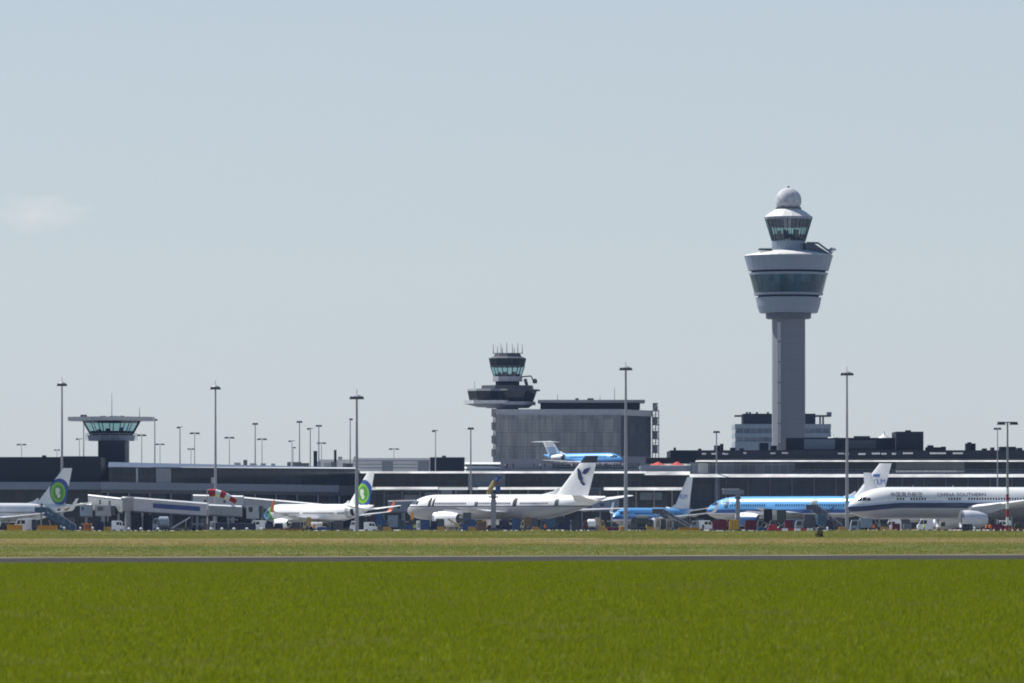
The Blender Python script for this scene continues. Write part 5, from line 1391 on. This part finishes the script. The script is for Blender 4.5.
def unit(label, px0, px1, top, D, m, name='ground_power_unit', cat='power unit'):
    t, L, H = veh(name, label, cat, px0, px1, top, D, None); h = L / 2
    q = MB(); q.box(-h, h, -.7, .7, .35, H); q.build('housing', m, t, local=True, bevel=.08)
    q = MB()
    for k in range(5): q.box(-h * .6, h * .2, -.72, -.705, .35 + (H - .35) * (.3 + k * .1), .35 + (H - .35) * (.35 + k * .1))
    q.build('grille', M['darkgrey'], t, local=True)
    q = MB(); q.box(h * .35, h * .8, -.715, -.703, .35 + (H - .35) * .3, .35 + (H - .35) * .85); q.build('hatch', M['darkgrey'], t, local=True)
    for x in (-.6, .6): wheel_pair(t, x * h, .6, .26)
    return t

def sign(label, px0, px1, top, bot, D):
    z0 = max(Z(bot, D), .1)
    t = thing('guidance_sign', label, 'airfield sign', (X((px0 + px1) / 2, D), D, rise(D)), 0, 'yellow airfield signs')
    x0, x1 = X(px0, D), X(px1, D); zt = Z(top, D)
    q = MB(); q.box(x0, x1, D, D + 1.0, max(zt - 1.05, rise(D) + .2), zt); q.build('housing', M['amber'], t, bevel=.05)  # darker amber than the top: shade on the front put into the colour
    q = MB(); q.box(x0 - .05, x1 + .05, D - .05, D + 1.05, zt + .005, zt + .07); q.build('lit_top', M['yellow'], t)  # brighter yellow slab: sunlight on the top face painted in
    for f_ in (.08, .5, .92):
        x = x0 + (x1 - x0) * f_; q = MB(); q.tube((x, D + .4, rise(D) - .1), (x, D + .4, max(zt - 1.05, rise(D) + .2)), .06, n=6); q.build('leg', M['darkgrey'], t)

# left group
sign('yellow box shaped airfield sign at the far left under the white fuselage', 7, 22, 525.2, 530.5, 1084)
sign('wider yellow box shaped airfield sign left of the blue stairs foot', 37.5, 57, 525.8, 532, 1082)
sign('flat long yellow sign low in front of the small blue airliner tail', 678.5, 699.5, 527.8, 532, 1076)
van('white van with one dark side window under the leftmost fuselage', 14, 33, 518.8, 1090, M['white'])
unit('narrow navy cabinet between the two yellow signs', 32, 36.5, 519.5, 1088, M['deepblue'], 'control_cabinet', 'cabinet')
stairs('blue mobile passenger stairs at the leftmost airliner rear door', 35, 76, 511.5, 1100, M['steelblue'])
unit('bright orange box unit standing on the apron edge right of the blue stairs', 83.5, 91.5, 523.3, 1088, M['orange'])
cart('dark blue baggage cart just right of the orange unit', 95, 104, 521.5, 1120, M['deepblue']); cart('dark blue baggage cart second right of the orange unit, ahead of the white van', 104.8, 112, 522, 1122, M['deepblue'])
van('white van parked under the grey bridge cab', 112, 124, 520.8, 1110, M['white'], False)
cart('near black container dolly under the left end of the long pale bridge', 131, 142, 514.5, 1150, M['roofdark'], 'container_dolly', 'container dolly'); cart('near black container dolly beside the rounded grey tank truck', 143, 153, 514.8, 1152, M['roofdark'], 'container_dolly', 'container dolly')
tanker('pale grey blue rounded tank truck below the dark blue panel', 153, 169.5, 516, 1120, M['palegreyblue'], M['palegreyblue'])
belt_loader('pale belt loader below the right part of the dark blue panel', 172, 190, 516.5, 1130, M['lightgrey'], False)
for k, (a, c, w) in enumerate([(211, 219, 'first'), (220, 228, 'second'), (229, 237, 'third'), (238, 246, 'fourth'), (247, 256, 'fifth')]):
    cart(w + ' dark blue cart from the left in the row below the windsock', a, c, 522.6 + .15 * k, 1140, M['deepblue'], roof=M['bluegrey'])
unit('silver topped small tank on the carts line right of the windsock pole', 210.5, 215, 521.2, 1128, M['lightgrey'])
cart('dark blue cart under the green nose', 265, 273.5, 523, 1125, M['deepblue']); cart('dark blue cart under the engine of the green nosed airliner', 274.5, 283, 523.2, 1126, M['deepblue'])
def flatbed(label, px0, px1, top, D, m):
    t, L, H = veh('flat_trailer', label, 'trailer', px0, px1, top, D, None); h = L / 2
    q = MB(); q.box(-h, h, -1, 1, H - .45, H); q.build('deck', m, t, local=True, bevel=.04)
    q = MB(); q.box(-h, h, -1.03, -1.01, H - .35, H - .2); q.build('side_rail', M['brown'], t, local=True)
    for x in (-.8, -.3, .3, .8): wheel_pair(t, x * h, .85, .26)
flatbed('long low rusty brown flat trailer under the green nosed airliner', 264, 304.5, 528.6, 1084, mat('rusty_brown_paint', (.2, .085, .04), .8, var=.3))
box_truck('tall yellow brown lift truck under the wing of the green nosed airliner', 303, 311, 517.2, 1130, mat('tan_truck_paint', (.40, .27, .09), .6), M['beige'], True, True)
tug('blue tow tractor under the rear of the green nosed airliner', 317, 331, 522.3, 1150, M['blue'])
cart('dark grey cart behind the blue tow tractor near the tall lamp mast', 333, 343, 520.5, 1156, M['darkgrey'])
van('small white car at the foot of the tall lamp mast near the green disc tail', 350, 358, 521, 1185, M['white'])
van('white car between the lamp mast foot and the pale box truck', 364, 377, 522.2, 1120, M['white'], False)
box_truck('blue high lift truck behind the orange winglet', 376, 389, 514.5, 1195, M['blue'], M['blue'], False, True)
box_truck('grey blue box truck left of the large airliner nose', 388, 406, 515.5, 1200, M['palegreyblue'], M['steelblue'], False)
tug('dark tow tractor left of the large airliner nose wheel', 380, 392, 524.2, 1130, M['darkgrey'])
tug('blue tow tractor under the large airliner nose', 404, 417, 519.5, 1160, M['blue'])
box_truck('slim yellow lift reaching up under the large airliner nose', 408, 413.5, 512.4, 1210, M['yellow'], M['deepblue'], True, True)
unit('white trestle stand beside the blue carts under the large airliner', 416.5, 420, 520.8, 1148, M['white'], 'trestle', 'trestle')
cart('blue cart next to the white trestle stand', 421, 430, 520, 1152, M['blue']); cart('dark blue cart left of the large airliner engine', 431, 438, 521, 1153, M['deepblue'])
unit('beige box generator in front of the large airliner engine', 446, 459.5, 526, 1086, M['beige'])
belt_loader('yellow brown belt loader behind the beige generator', 448, 462, 518.4, 1125, mat('ochre_paint', (.42, .29, .10), .6))
van('blue van behind the large airliner engine', 462, 475, 519.3, 1170, M['blue'])
unit('tan unit just left of the docking sign post', 477, 486.5, 521, 1120, M['brown'])
van('navy van right of the docking sign post', 499, 511, 520.2, 1165, M['deepblue'], False)
cart('blue cart beside the brown lift truck under the large airliner', 512, 521, 519, 1160, M['blue'])
box_truck('brown lift truck under the middle of the large airliner', 520.5, 530, 516.8, 1155, M['brown'], M['beige'], True, True)
box_truck('grey blue box truck under the rear half of the large airliner', 540, 556, 518.6, 1160, M['steelblue'], M['steelblue'])
van('dark navy van under the large airliner tail', 557, 570, 517.6, 1165, M['deepblue'])
cart('dark cart under the large airliner tail cone', 571, 580, 519.4, 1168, M['darkgrey'])
tanker('white tank truck with dark lower body below the navy tipped tail', 582.5, 596, 518.8, 1120, M['white'], M['maroon'])
box_truck('sand coloured lift truck right of the white tank truck', 595.5, 605, 517.4, 1125, M['beige'], mat('sand_paint', (.45, .34, .14), .6), False, True)
tug('maroon tow tractor with pale roof left of the tallest lamp mast', 607, 619, 522.3, 1100, M['maroon'])
unit('small bright yellow unit at the foot of the tallest lamp mast', 619.5, 624.5, 526.3, 1090, M['yellow'])
tanker('dark grey fuel truck right of the tallest lamp mast', 630, 649, 514.8, 1150, M['darkgreen'], M['darkgrey'])
unit('beige cabinet left of the dark upright cart under the small blue airliner', 655, 660, 518.4, 1120, M['beige'], 'equipment_cabinet', 'cabinet')
cart('dark upright cart between two beige cabinets', 660.5, 666, 519, 1121, M['darkgrey'])
unit('beige cabinet right of the dark upright cart under the small blue airliner', 666.5, 672, 519, 1122, M['beige'], 'equipment_cabinet', 'cabinet')
belt_loader('grey belt loader slanting up to the small blue airliner', 668, 691, 514.5, 1128, M['grey'])
van('small pale blue van above the long flat yellow sign', 690.5, 699, 520.8, 1118, M['palegreyblue'])
cart('large maroon curtain cart left of the yellow cart', 712, 727.5, 520, 1115, M['maroon']); cart('yellow container cart between two maroon carts', 729, 739, 519.6, 1112, mat('ochre_yellow_paint', (.50, .30, .03), .6))
cart('maroon curtain cart right of the yellow container cart', 744.5, 757, 520, 1116, M['maroon']); tug('blue tow tractor right of the maroon carts', 757.5, 768, 522.8, 1112, M['blue'])
van('red and white small car on the apron edge right of the blue tow tractor', 767.5, 776.5, 524.6, 1092, M['red'], True, False, 'car')
box_truck('dark green grey lift truck in front of the large blue airliner wing', 769, 786, 510, 1180, M['darkgreen'], M['darkgrey'], True, True)
cart('maroon container right of the red and white car', 784.5, 793.5, 520.2, 1108, M['maroon'])
box_truck('dark grey box truck under the wing of the large blue airliner', 795, 815, 514.5, 1170, M['darkgrey'], M['grey'])
box_truck('dark blue lift truck under the rear of the large blue airliner', 817, 833, 514.8, 1165, M['steelblue'], M['deepblue'], False, True)
belt_loader('dark blue belt loader rising to the rear of the large blue airliner', 808, 834, 506.5, 1200, M['steelblue'], False)
box_truck('pale grey blue box truck under the striped nose', 850, 872, 518, 1096, M['palegreyblue'], M['palegreyblue'])
for k, (a, c, mm, nm) in enumerate([(880, 889, 'darkgrey', 'dark grey'), (892, 900, 'maroon', 'maroon'), (903, 912, 'bluegrey', 'slate grey')]):
    cart(nm + ' low cart under the striped airliner belly', a, c, 523.5, 1090, M[mm])
van('white van under the striped airliner belly', 917, 933, 518.9, 1100, M['white'])
tug('beige tow tractor left of the striped airliner engine', 936, 948, 521.5, 1095, M['beige'])
unit('small navy unit beneath the striped airliner engine', 962, 972, 524, 1084, M['deepblue'])
tug('brown tow tractor near the right edge behind the banded mast', 1009, 1023, 523, 1092, M['brown'])
cart('dark cart left of the red and white banded mast foot', 991, 1003, 524.2, 1090, M['maroon'])

# barriers along the apron edge
for k in range(6):
    D = 1082; a = 775.5 + 6.3 * k
    t = thing('barrier', 'low red or white barrier segment in the row in front of the dark trucks', 'barrier', (X(a + 3, D), D, 0), 0, 'red and white barriers on the apron edge')
    w = 5.9 * D / F / 2
    q = MB(); q.prism_y([(-w, .3), (w, .3), (w, .85), (-w, .85)], -.12, .12); q.build('rail', M['red'] if k % 2 == 0 else M['white'], t, local=True)
    q = MB(); q.prism_y([(-w, 0), (w, 0), (w, .29), (-w, .29)], -.25, .25); q.build('foot', M['lightgrey'], t, local=True)
# edge lights
for k, px in enumerate((129, 141, 158, 211, 222, 234, 247, 261.5)):
    D = 1081
    t = thing('edge_light', ['white capped light post left of the near black dollies', 'white capped light post below the near black dollies', 'white capped light post below the grey tank truck', 'white capped light post at the windsock pole', 'white capped light post second right of the windsock pole', 'white capped light post in the middle of the dark blue carts', 'white capped light post at the last dark blue cart', 'white capped light post next to the rusty brown trailer'][k], 'edge light', (X(px, D), D, 0), 0, 'white capped edge lights')
    q = MB(); q.tube((0, 0, 0), (0, 0, .62), .1, .08, 8); q.build('post', M['olive'], t, local=True)
    q = MB(); q.lathe([(.2, .62), (.27, .72), (.24, .9), (.12, .99)], (0, 0), 12); q.build('lamp_cap', M['white'], t, True, True)
for px, lab in ((64.3, 'pale short post at the foot of the blue stairs'), (974.5, 'white post right of the striped airliner engine'), (827.5, 'white post above the small dark bush'), (80.5, 'pale short post left of the orange unit'), (92.8, 'pale short post right of the orange unit')):
    D = 1083; b = thing('marker_post', lab, 'post', (X(px, D), D, 0), 0, 'pale marker posts')
    q = MB(); q.tube((0, 0, 0), (0, 0, .85), .16, n=8); q.build('post', M['beige'] if px < 100 else M['white'], b, local=True)
    q = MB(); q.lathe([(.19, .85), (.21, 1.0), (.1, 1.15)], (0, 0), 8); q.build('cap', M['white'], b, local=True)

OCHRE = mat('dull_ochre_paint', (.45, .27, .06), .6, var=.3)
# cones, rear row of containers
for k, px in enumerate((868.5, 877, 884.5, 890.5, 896, 901.5, 908, 914.5, 934.5, 950, 955, 960, 980, 983.5, 994, 1001, 1005, 1012.5, 1018)):
    D = 1082 + (k * 37 % 5) * .6
    t = thing('traffic_cone', 'small orange traffic cone on the apron edge under the striped airliner', 'traffic cone', (X(px, D), D, 0), 0, 'orange traffic cones')
    q = MB(); q.lathe([(.24, .08), (.05, .95)], (0, 0), 10); q.build('cone', M['orange'], t, local=True)
    q = MB(); q.box(-.3, .3, -.3, .3, 0, .075); q.build('foot', M['black'], t, local=True)
    q = MB(); q.lathe([(.19, .42), (.135, .65)], (0, 0), 10); q.build('reflective_band', M['white'], t, local=True)
stairs('dark grey passenger stairs against the rear of the large blue airliner', 806, 842, 508.5, 1215, M['darkgrey'])
stairs('grey passenger stairs against the middle of the small blue airliner', 652, 690, 512.5, 1200, M['darkgrey'])
box_truck('dark high lift truck against the nose section of the large blue airliner', 757, 772, 509, 1205, M['roofdark'], M['darkgrey'], True, True)
box_truck('slate high lift truck behind the yellow brown belt loader', 463, 478, 512.5, 1222, M['darkgrey'], M['bluegrey'], False, True)
for k, (px, mm, w) in enumerate([(286, 'darkgrey', 9), (296, 'darkgrey', 9), (440, 'darkgrey', 9), (470, 'darkgrey', 8), (505, 'darkgrey', 9), (533, 'darkgrey', 10), (549, 'darkgrey', 10), (572, 'darkgrey', 9), (641, 'darkgrey', 9), (684, 'darkgrey', 9), (700, 'darkgrey', 9), (763, 'darkgrey', 9), (838, 'darkgrey', 9), (905, 'darkgrey', 10), (952, 'darkgrey', 9), (978, 'darkgrey', 9), (70, 'darkgrey', 9), (205, 'darkgrey', 9)]):
    cart('dark slate container dolly in the rear row beneath and beyond the aircraft', px - w / 2, px + w / 2, 517.5 + (k * 13 % 4) * .6, 1262 + (k * 29 % 7), M[mm], 'container_dolly', 'container dolly')
for k, (px, mm, lab, left) in enumerate([(893, 'white', 'white van nearest the nose wheel of the striped airliner', True), (944, 'palegreyblue', 'pale blue van behind the striped airliner engine', False), (1004, 'white', 'white van behind the red and white banded mast', True), (258, 'white', 'white van behind the last dark blue cart', True), (706, 'white', 'white van left of the maroon curtain carts', False), (570, 'palegreyblue', 'pale blue van under the large airliner rear fuselage', True)]):
    van(lab, px - 8, px + 8, 520.5, 1205 + k * 3, M[mm], left)
for k, px in enumerate((108, 387, 441, 472, 536, 603, 651, 843, 886)):
    D = 1087
    t = thing('ground_power_unit', 'small ochre yellow power cart in the row along the apron edge', 'power unit', (X(px, D), D + (k % 3), 0), 0, 'small yellow power carts')
    q = MB(); q.prism_y([(-.75, .3), (.75, .3), (.75, .8), (.4, 1.12), (-.75, 1.12)], -.5, .5); q.build('housing', OCHRE, t, local=True, bevel=.05)
    for x in (-.45, .45): wheel_pair(t, x, .42, .2)
    q = MB(); q.tube((-.75, 0, .35), (-1.4, 0, .2), .04, n=6); q.build('drawbar', M['darkgrey'], t, local=True)
# windsock
D = 1078
b = thing('windsock', 'red and white striped windsock blowing to the right on a thin pole', 'windsock', (X(207.3, D), D, 0))
zs_ = [Z(y, D) for y in (531.5, 524, 517, 510, 503, 496, 490)]
for k in range(6):
    q = MB(); q.tube((X(207.3, D), D, zs_[k]), (X(207.3, D), D, zs_[k + 1] - .005), .085 - k * .006, n=8); q.build('pole_band', M['white'] if k % 2 else mat('faded_red_paint', (.42, .12, .12), .6), b)
prof = [(209.2, 492.6, 3.9), (215.5, 492.8, 3.7), (220.5, 494, 3.4), (225.5, 495.6, 3.1), (230, 498.2, 2.8), (236, 502, 2.3)]
def sock(i):
    px, py, r = prof[i]; a = prof[min(i + 1, 5)]; c = prof[max(i - 1, 0)]
    d = Vector((a[0] - c[0], -(a[1] - c[1]))).normalized(); n_ = Vector((-d.y, d.x)); k = D / F
    return [(X(px, D) + n_.x * r * k * math.cos(th), D + r * k * math.sin(th), Z(py, D) + n_.y * r * k * math.cos(th)) for th in np.linspace(0, 2 * math.pi, 17)[:-1]]
for i in range(5):
    q = MB(); q.loft([sock(i), sock(i + 1)], cap=False); q.build('sock_band', M['red'] if i % 2 == 0 else M['white'], b, True)
q = MB(); q.tube((X(207.3, D), D, Z(490, D)), (X(209.3, D), D, Z(489.3, D)), .05, n=6); q.tube((X(209.2, D), D, Z(488.7, D)), (X(209.2, D), D, Z(496.5, D)), .05, n=6); q.build('hoop', M['galv'], b)

# docking sign posts
def dock(label, px, top, w, D, wide, lattice=False, board=None):
    b = thing('docking_sign', label, 'docking sign', (X(px, D), D, 0), 0, 'docking sign posts')
    k = w * D / F / 2
    q = MB(); q.box(X(px, D) - k, X(px, D) + k, D, D + k * 2, 0, Z(top, D)); q.build('post', M['grey'], b)
    q = MB(); a = wide * D / F / 2; q.box(X(px, D) - a, X(px, D) + a, D - .3, D - .01, Z(top + 4.4, D), Z(top + 2.6, D)); q.build('crossarm', M['darkgrey'], b)
    if board:
        q = MB(); q.box(X(board[0], D), X(board[1], D), D - .5, D + 1.5, Z(board[3], D), Z(board[2], D)); q.build('board', M['bluegrey'], b)
        q = MB(); q.box(X(board[0], D) - .2, X(board[1], D) - 1, D - .6, D + 1.6, Z(board[2], D) + .01, Z(board[2], D) + .25); q.build('board_top', M['lightgrey'], b)
    q = MB(); q.box(X(px, D) - k * 1.8, X(px, D) + k * 1.8, D - .4, D + k * 3, 0, .8); q.build('foot', M['darkgrey'], b)
dock('dark thick post with short cross arm in front of the large white airliner', 493.5, 493.8, 5, 1190, 10.5)
dock('post carrying a wide grey board in front of the large blue airliner', 738, 494.5, 4.2, 1200, 6, board=(723, 744, 489.8, 494.2))
# raised boom lift behind the dark post
D = 1430
b = thing('boom_lift', 'raised yellow boom lift with blue basket above the large white airliner', 'boom lift', (X(486, D), D, 0))
q = MB(); q.tube((X(484, D), D, 1.2), (X(489, D), D, Z(491, D)), .5); q.tube((X(489, D), D, Z(491, D)), (X(495, D), D, Z(481.5, D)), .6); q.build('boom', mat('boom_ochre', (.35, .26, .10), .6), b)
q = MB(); q.box(X(494, D), X(500, D), D - .8, D + .8, Z(484.5, D), Z(481.8, D)); q.build('counter_arm', M['brown'], b)
q = MB(); q.tube((X(496, D), D - .2, Z(481, D)), (X(500.5, D), D - .2, Z(476.5, D)), .5); q.box(X(496.5, D), X(502, D), D - .9, D + .9, Z(477.3, D), Z(475.8, D)); q.box(X(495.5, D), X(500.5, D), D - .9, D + .9, Z(491.5, D), Z(487, D)); q.build('basket', M['blue'], b)
q = MB(); q.box(X(480, D), X(491, D), D - 1.2, D + 1.2, .5, 1.6); q.build('chassis', M['yellow'], b)

# ------------------------------------------------------------------ people
SKIN = mat('skin', (0.42, 0.26, 0.18), .6); HAIR = mat('dark_hair', (.02, .015, .012), .7)
def person_mesh(top, legs, stride=.12, arm=.15):
    P = {}; V = []; E = []; Rr = []
    def v(p, r): V.append(p); Rr.append(r); return len(V) - 1
    pel = v((0, 0, .95), .15); sp_ = v((0, 0, 1.15), .145); ch = v((0, 0, 1.36), .16); nk = v((0, 0, 1.50), .06); hd = v((0, -.02, 1.60), .095); hd2 = v((0, -.01, 1.72), .085)
    E += [(pel, sp_), (sp_, ch), (ch, nk), (nk, hd), (hd, hd2)]
    for s in (-1, 1):
        hp = v((s * .1, 0, .88), .10); kn = v((s * .11, -s * stride * .6, .48), .068); an = v((s * .11, -s * stride * .4 + .02, .09), .045); tt = v((s * .12, -s * stride * .4 - .14, .05), .04)
        E += [(pel, hp), (hp, kn), (kn, an), (an, tt)]
        sh = v((s * .19, 0, 1.42), .07); el = v((s * .26, .02, 1.14), .05); wr = v((s * .27, -.06 - arm * .5, .90), .036); hn = v((s * .27, -.08 - arm * .6, .82), .035)
        E += [(ch, sh), (sh, el), (el, wr), (wr, hn)]
    me = bpy.data.meshes.new('person'); me.from_pydata(V, E, [])
    o = bpy.data.objects.new('person', me); col.objects.link(o)
    o.modifiers.new('skin', 'SKIN')
    for i, sv in enumerate(me.skin_vertices[0].data): sv.radius = (Rr[i], Rr[i] * .85)
    me.skin_vertices[0].data[0].use_root = True
    o.modifiers.new('sub', 'SUBSURF').levels = 2
    dg = bpy.context.evaluated_depsgraph_get()
    m2 = bpy.data.meshes.new_from_object(o.evaluated_get(dg)); bpy.data.objects.remove(o)
    for m in (top, legs, SKIN, HAIR): m2.materials.append(m)
    for p in m2.polygons:
        c = p.center; p.use_smooth = True
        p.material_index = 1 if c.z < .92 and abs(c.x) < .22 else 3 if (c.z > 1.66 or (c.z > 1.56 and c.y > .03)) else 2 if c.z > 1.50 or (abs(c.x) > .2 and c.z < .9) else 0
    return m2
hivis = mat('orange_vest', (.72, .2, .03), .7); hiy = mat('yellow_green_vest', (.5, .62, .05), .7); navyc = mat('navy_clothes', (.02, .025, .05), .8)
pm_o = person_mesh(hivis, navyc); pm_y = person_mesh(hiy, navyc, .2, .3); pm_d = person_mesh(navyc, navyc, .02)
for me, px, D, z, rz, lab in ((pm_o, 874, 1084, 0, .6, 'person in an orange vest standing under the striped nose'), (pm_o, 986, 1083, 0, -1.2, 'person in an orange vest standing right of the striped airliner engine'),
                              (pm_o, 989.5, 1084, 0, 2.2, 'person in an orange vest facing away beside the cart at the banded mast'),
                              (pm_y, 646.5, 1088, 0, 1.5, 'person in a yellow green vest walking by the dark grey fuel truck'), (pm_y, 415, 1088, 0, .3, 'person in a yellow green vest under the large airliner nose'), (pm_o, 545, 1088, 0, 1.0, 'person in an orange vest under the rear of the large airliner'), (pm_y, 924, 1084, 0, 2.0, 'person in a yellow green vest in front of the white van under the striped belly'), (pm_o, 314, 1090, 0, .9, 'person in an orange vest beside the tall yellow brown lift truck'), (pm_d, 703, 1090, 0, .9, 'person in dark clothes left of the maroon curtain carts'), (pm_d, 41.5, 1100, Z(511.5, 1100), .4, 'person in dark clothes standing on top of the blue passenger stairs')):
    o = bpy.data.objects.new('person', me); col.objects.link(o); o.location = (X(px, D), D, z); o.rotation_euler = (0, 0, rz); tag(o, lab, 'person', 'people working on the apron')
# visitors on the roof terrace
bm = bmesh.new(); D = 1611
zt = Z(468.8, 1611)
for k in range(46):
    x = X(random.uniform(568, 626), D) if k < 36 else X(random.uniform(500, 568), D); y = D + random.uniform(.3, 3)
    n0 = len(bm.verts); bm.from_mesh(pm_d if k % 3 else pm_o if k % 9 == 0 else pm_y); bm.verts.ensure_lookup_table()
    mt = Matrix.Translation((x, y, zt)) @ Matrix.Rotation(random.uniform(0, 6.28), 4, 'Z') @ Matrix.Scale(random.uniform(.92, 1.05), 4)
    for v in bm.verts[n0:]: v.co = mt @ v.co
    cidx = k % 5
    bm.faces.ensure_lookup_table()
me = bpy.data.meshes.new('crowd'); 
for f_ in bm.faces:
    if f_.material_index == 0: f_.material_index = int(abs(f_.calc_center_median().x * 1.7)) % 5 + 4 if True else 0
bm.to_mesh(me); bm.free()
for m in (navyc, navyc, SKIN, HAIR, navyc, M['bluegrey'], M['maroon'], M['offwhite'], M['darkgrey']): me.materials.append(m)
o = bpy.data.objects.new('crowd', me); col.objects.link(o); tag(o, 'crowd of visitors along the terrace railing under the blue parked jet', 'crowd', kind='stuff')
# ------------------------------------------------------------------ the air
def haze():
    m = bpy.data.materials.new('haze_air'); m.use_nodes = True
    nt = m.node_tree
    for n in list(nt.nodes): nt.nodes.remove(n)
    out = nt.nodes.new('ShaderNodeOutputMaterial'); v = nt.nodes.new('ShaderNodeVolumePrincipled')
    v.inputs['Color'].default_value = HAZE_COL
    v.inputs['Density'].default_value = HAZE_D
    v.inputs['Anisotropy'].default_value = 0.3
    nt.links.new(v.outputs[0], out.inputs['Volume'])
    q = MB(); q.box(-1650, 1650, -60, 3450, -1.0, 112)
    o = q.build('haze', m); tag(o, 'thin pale blue summer haze over the whole airfield', 'haze', kind='stuff')
    o.display_type = 'WIRE'
HAZE_D = 0.000024
HAZE_COL = (0.4, 0.58, 1.0, 1)
haze()
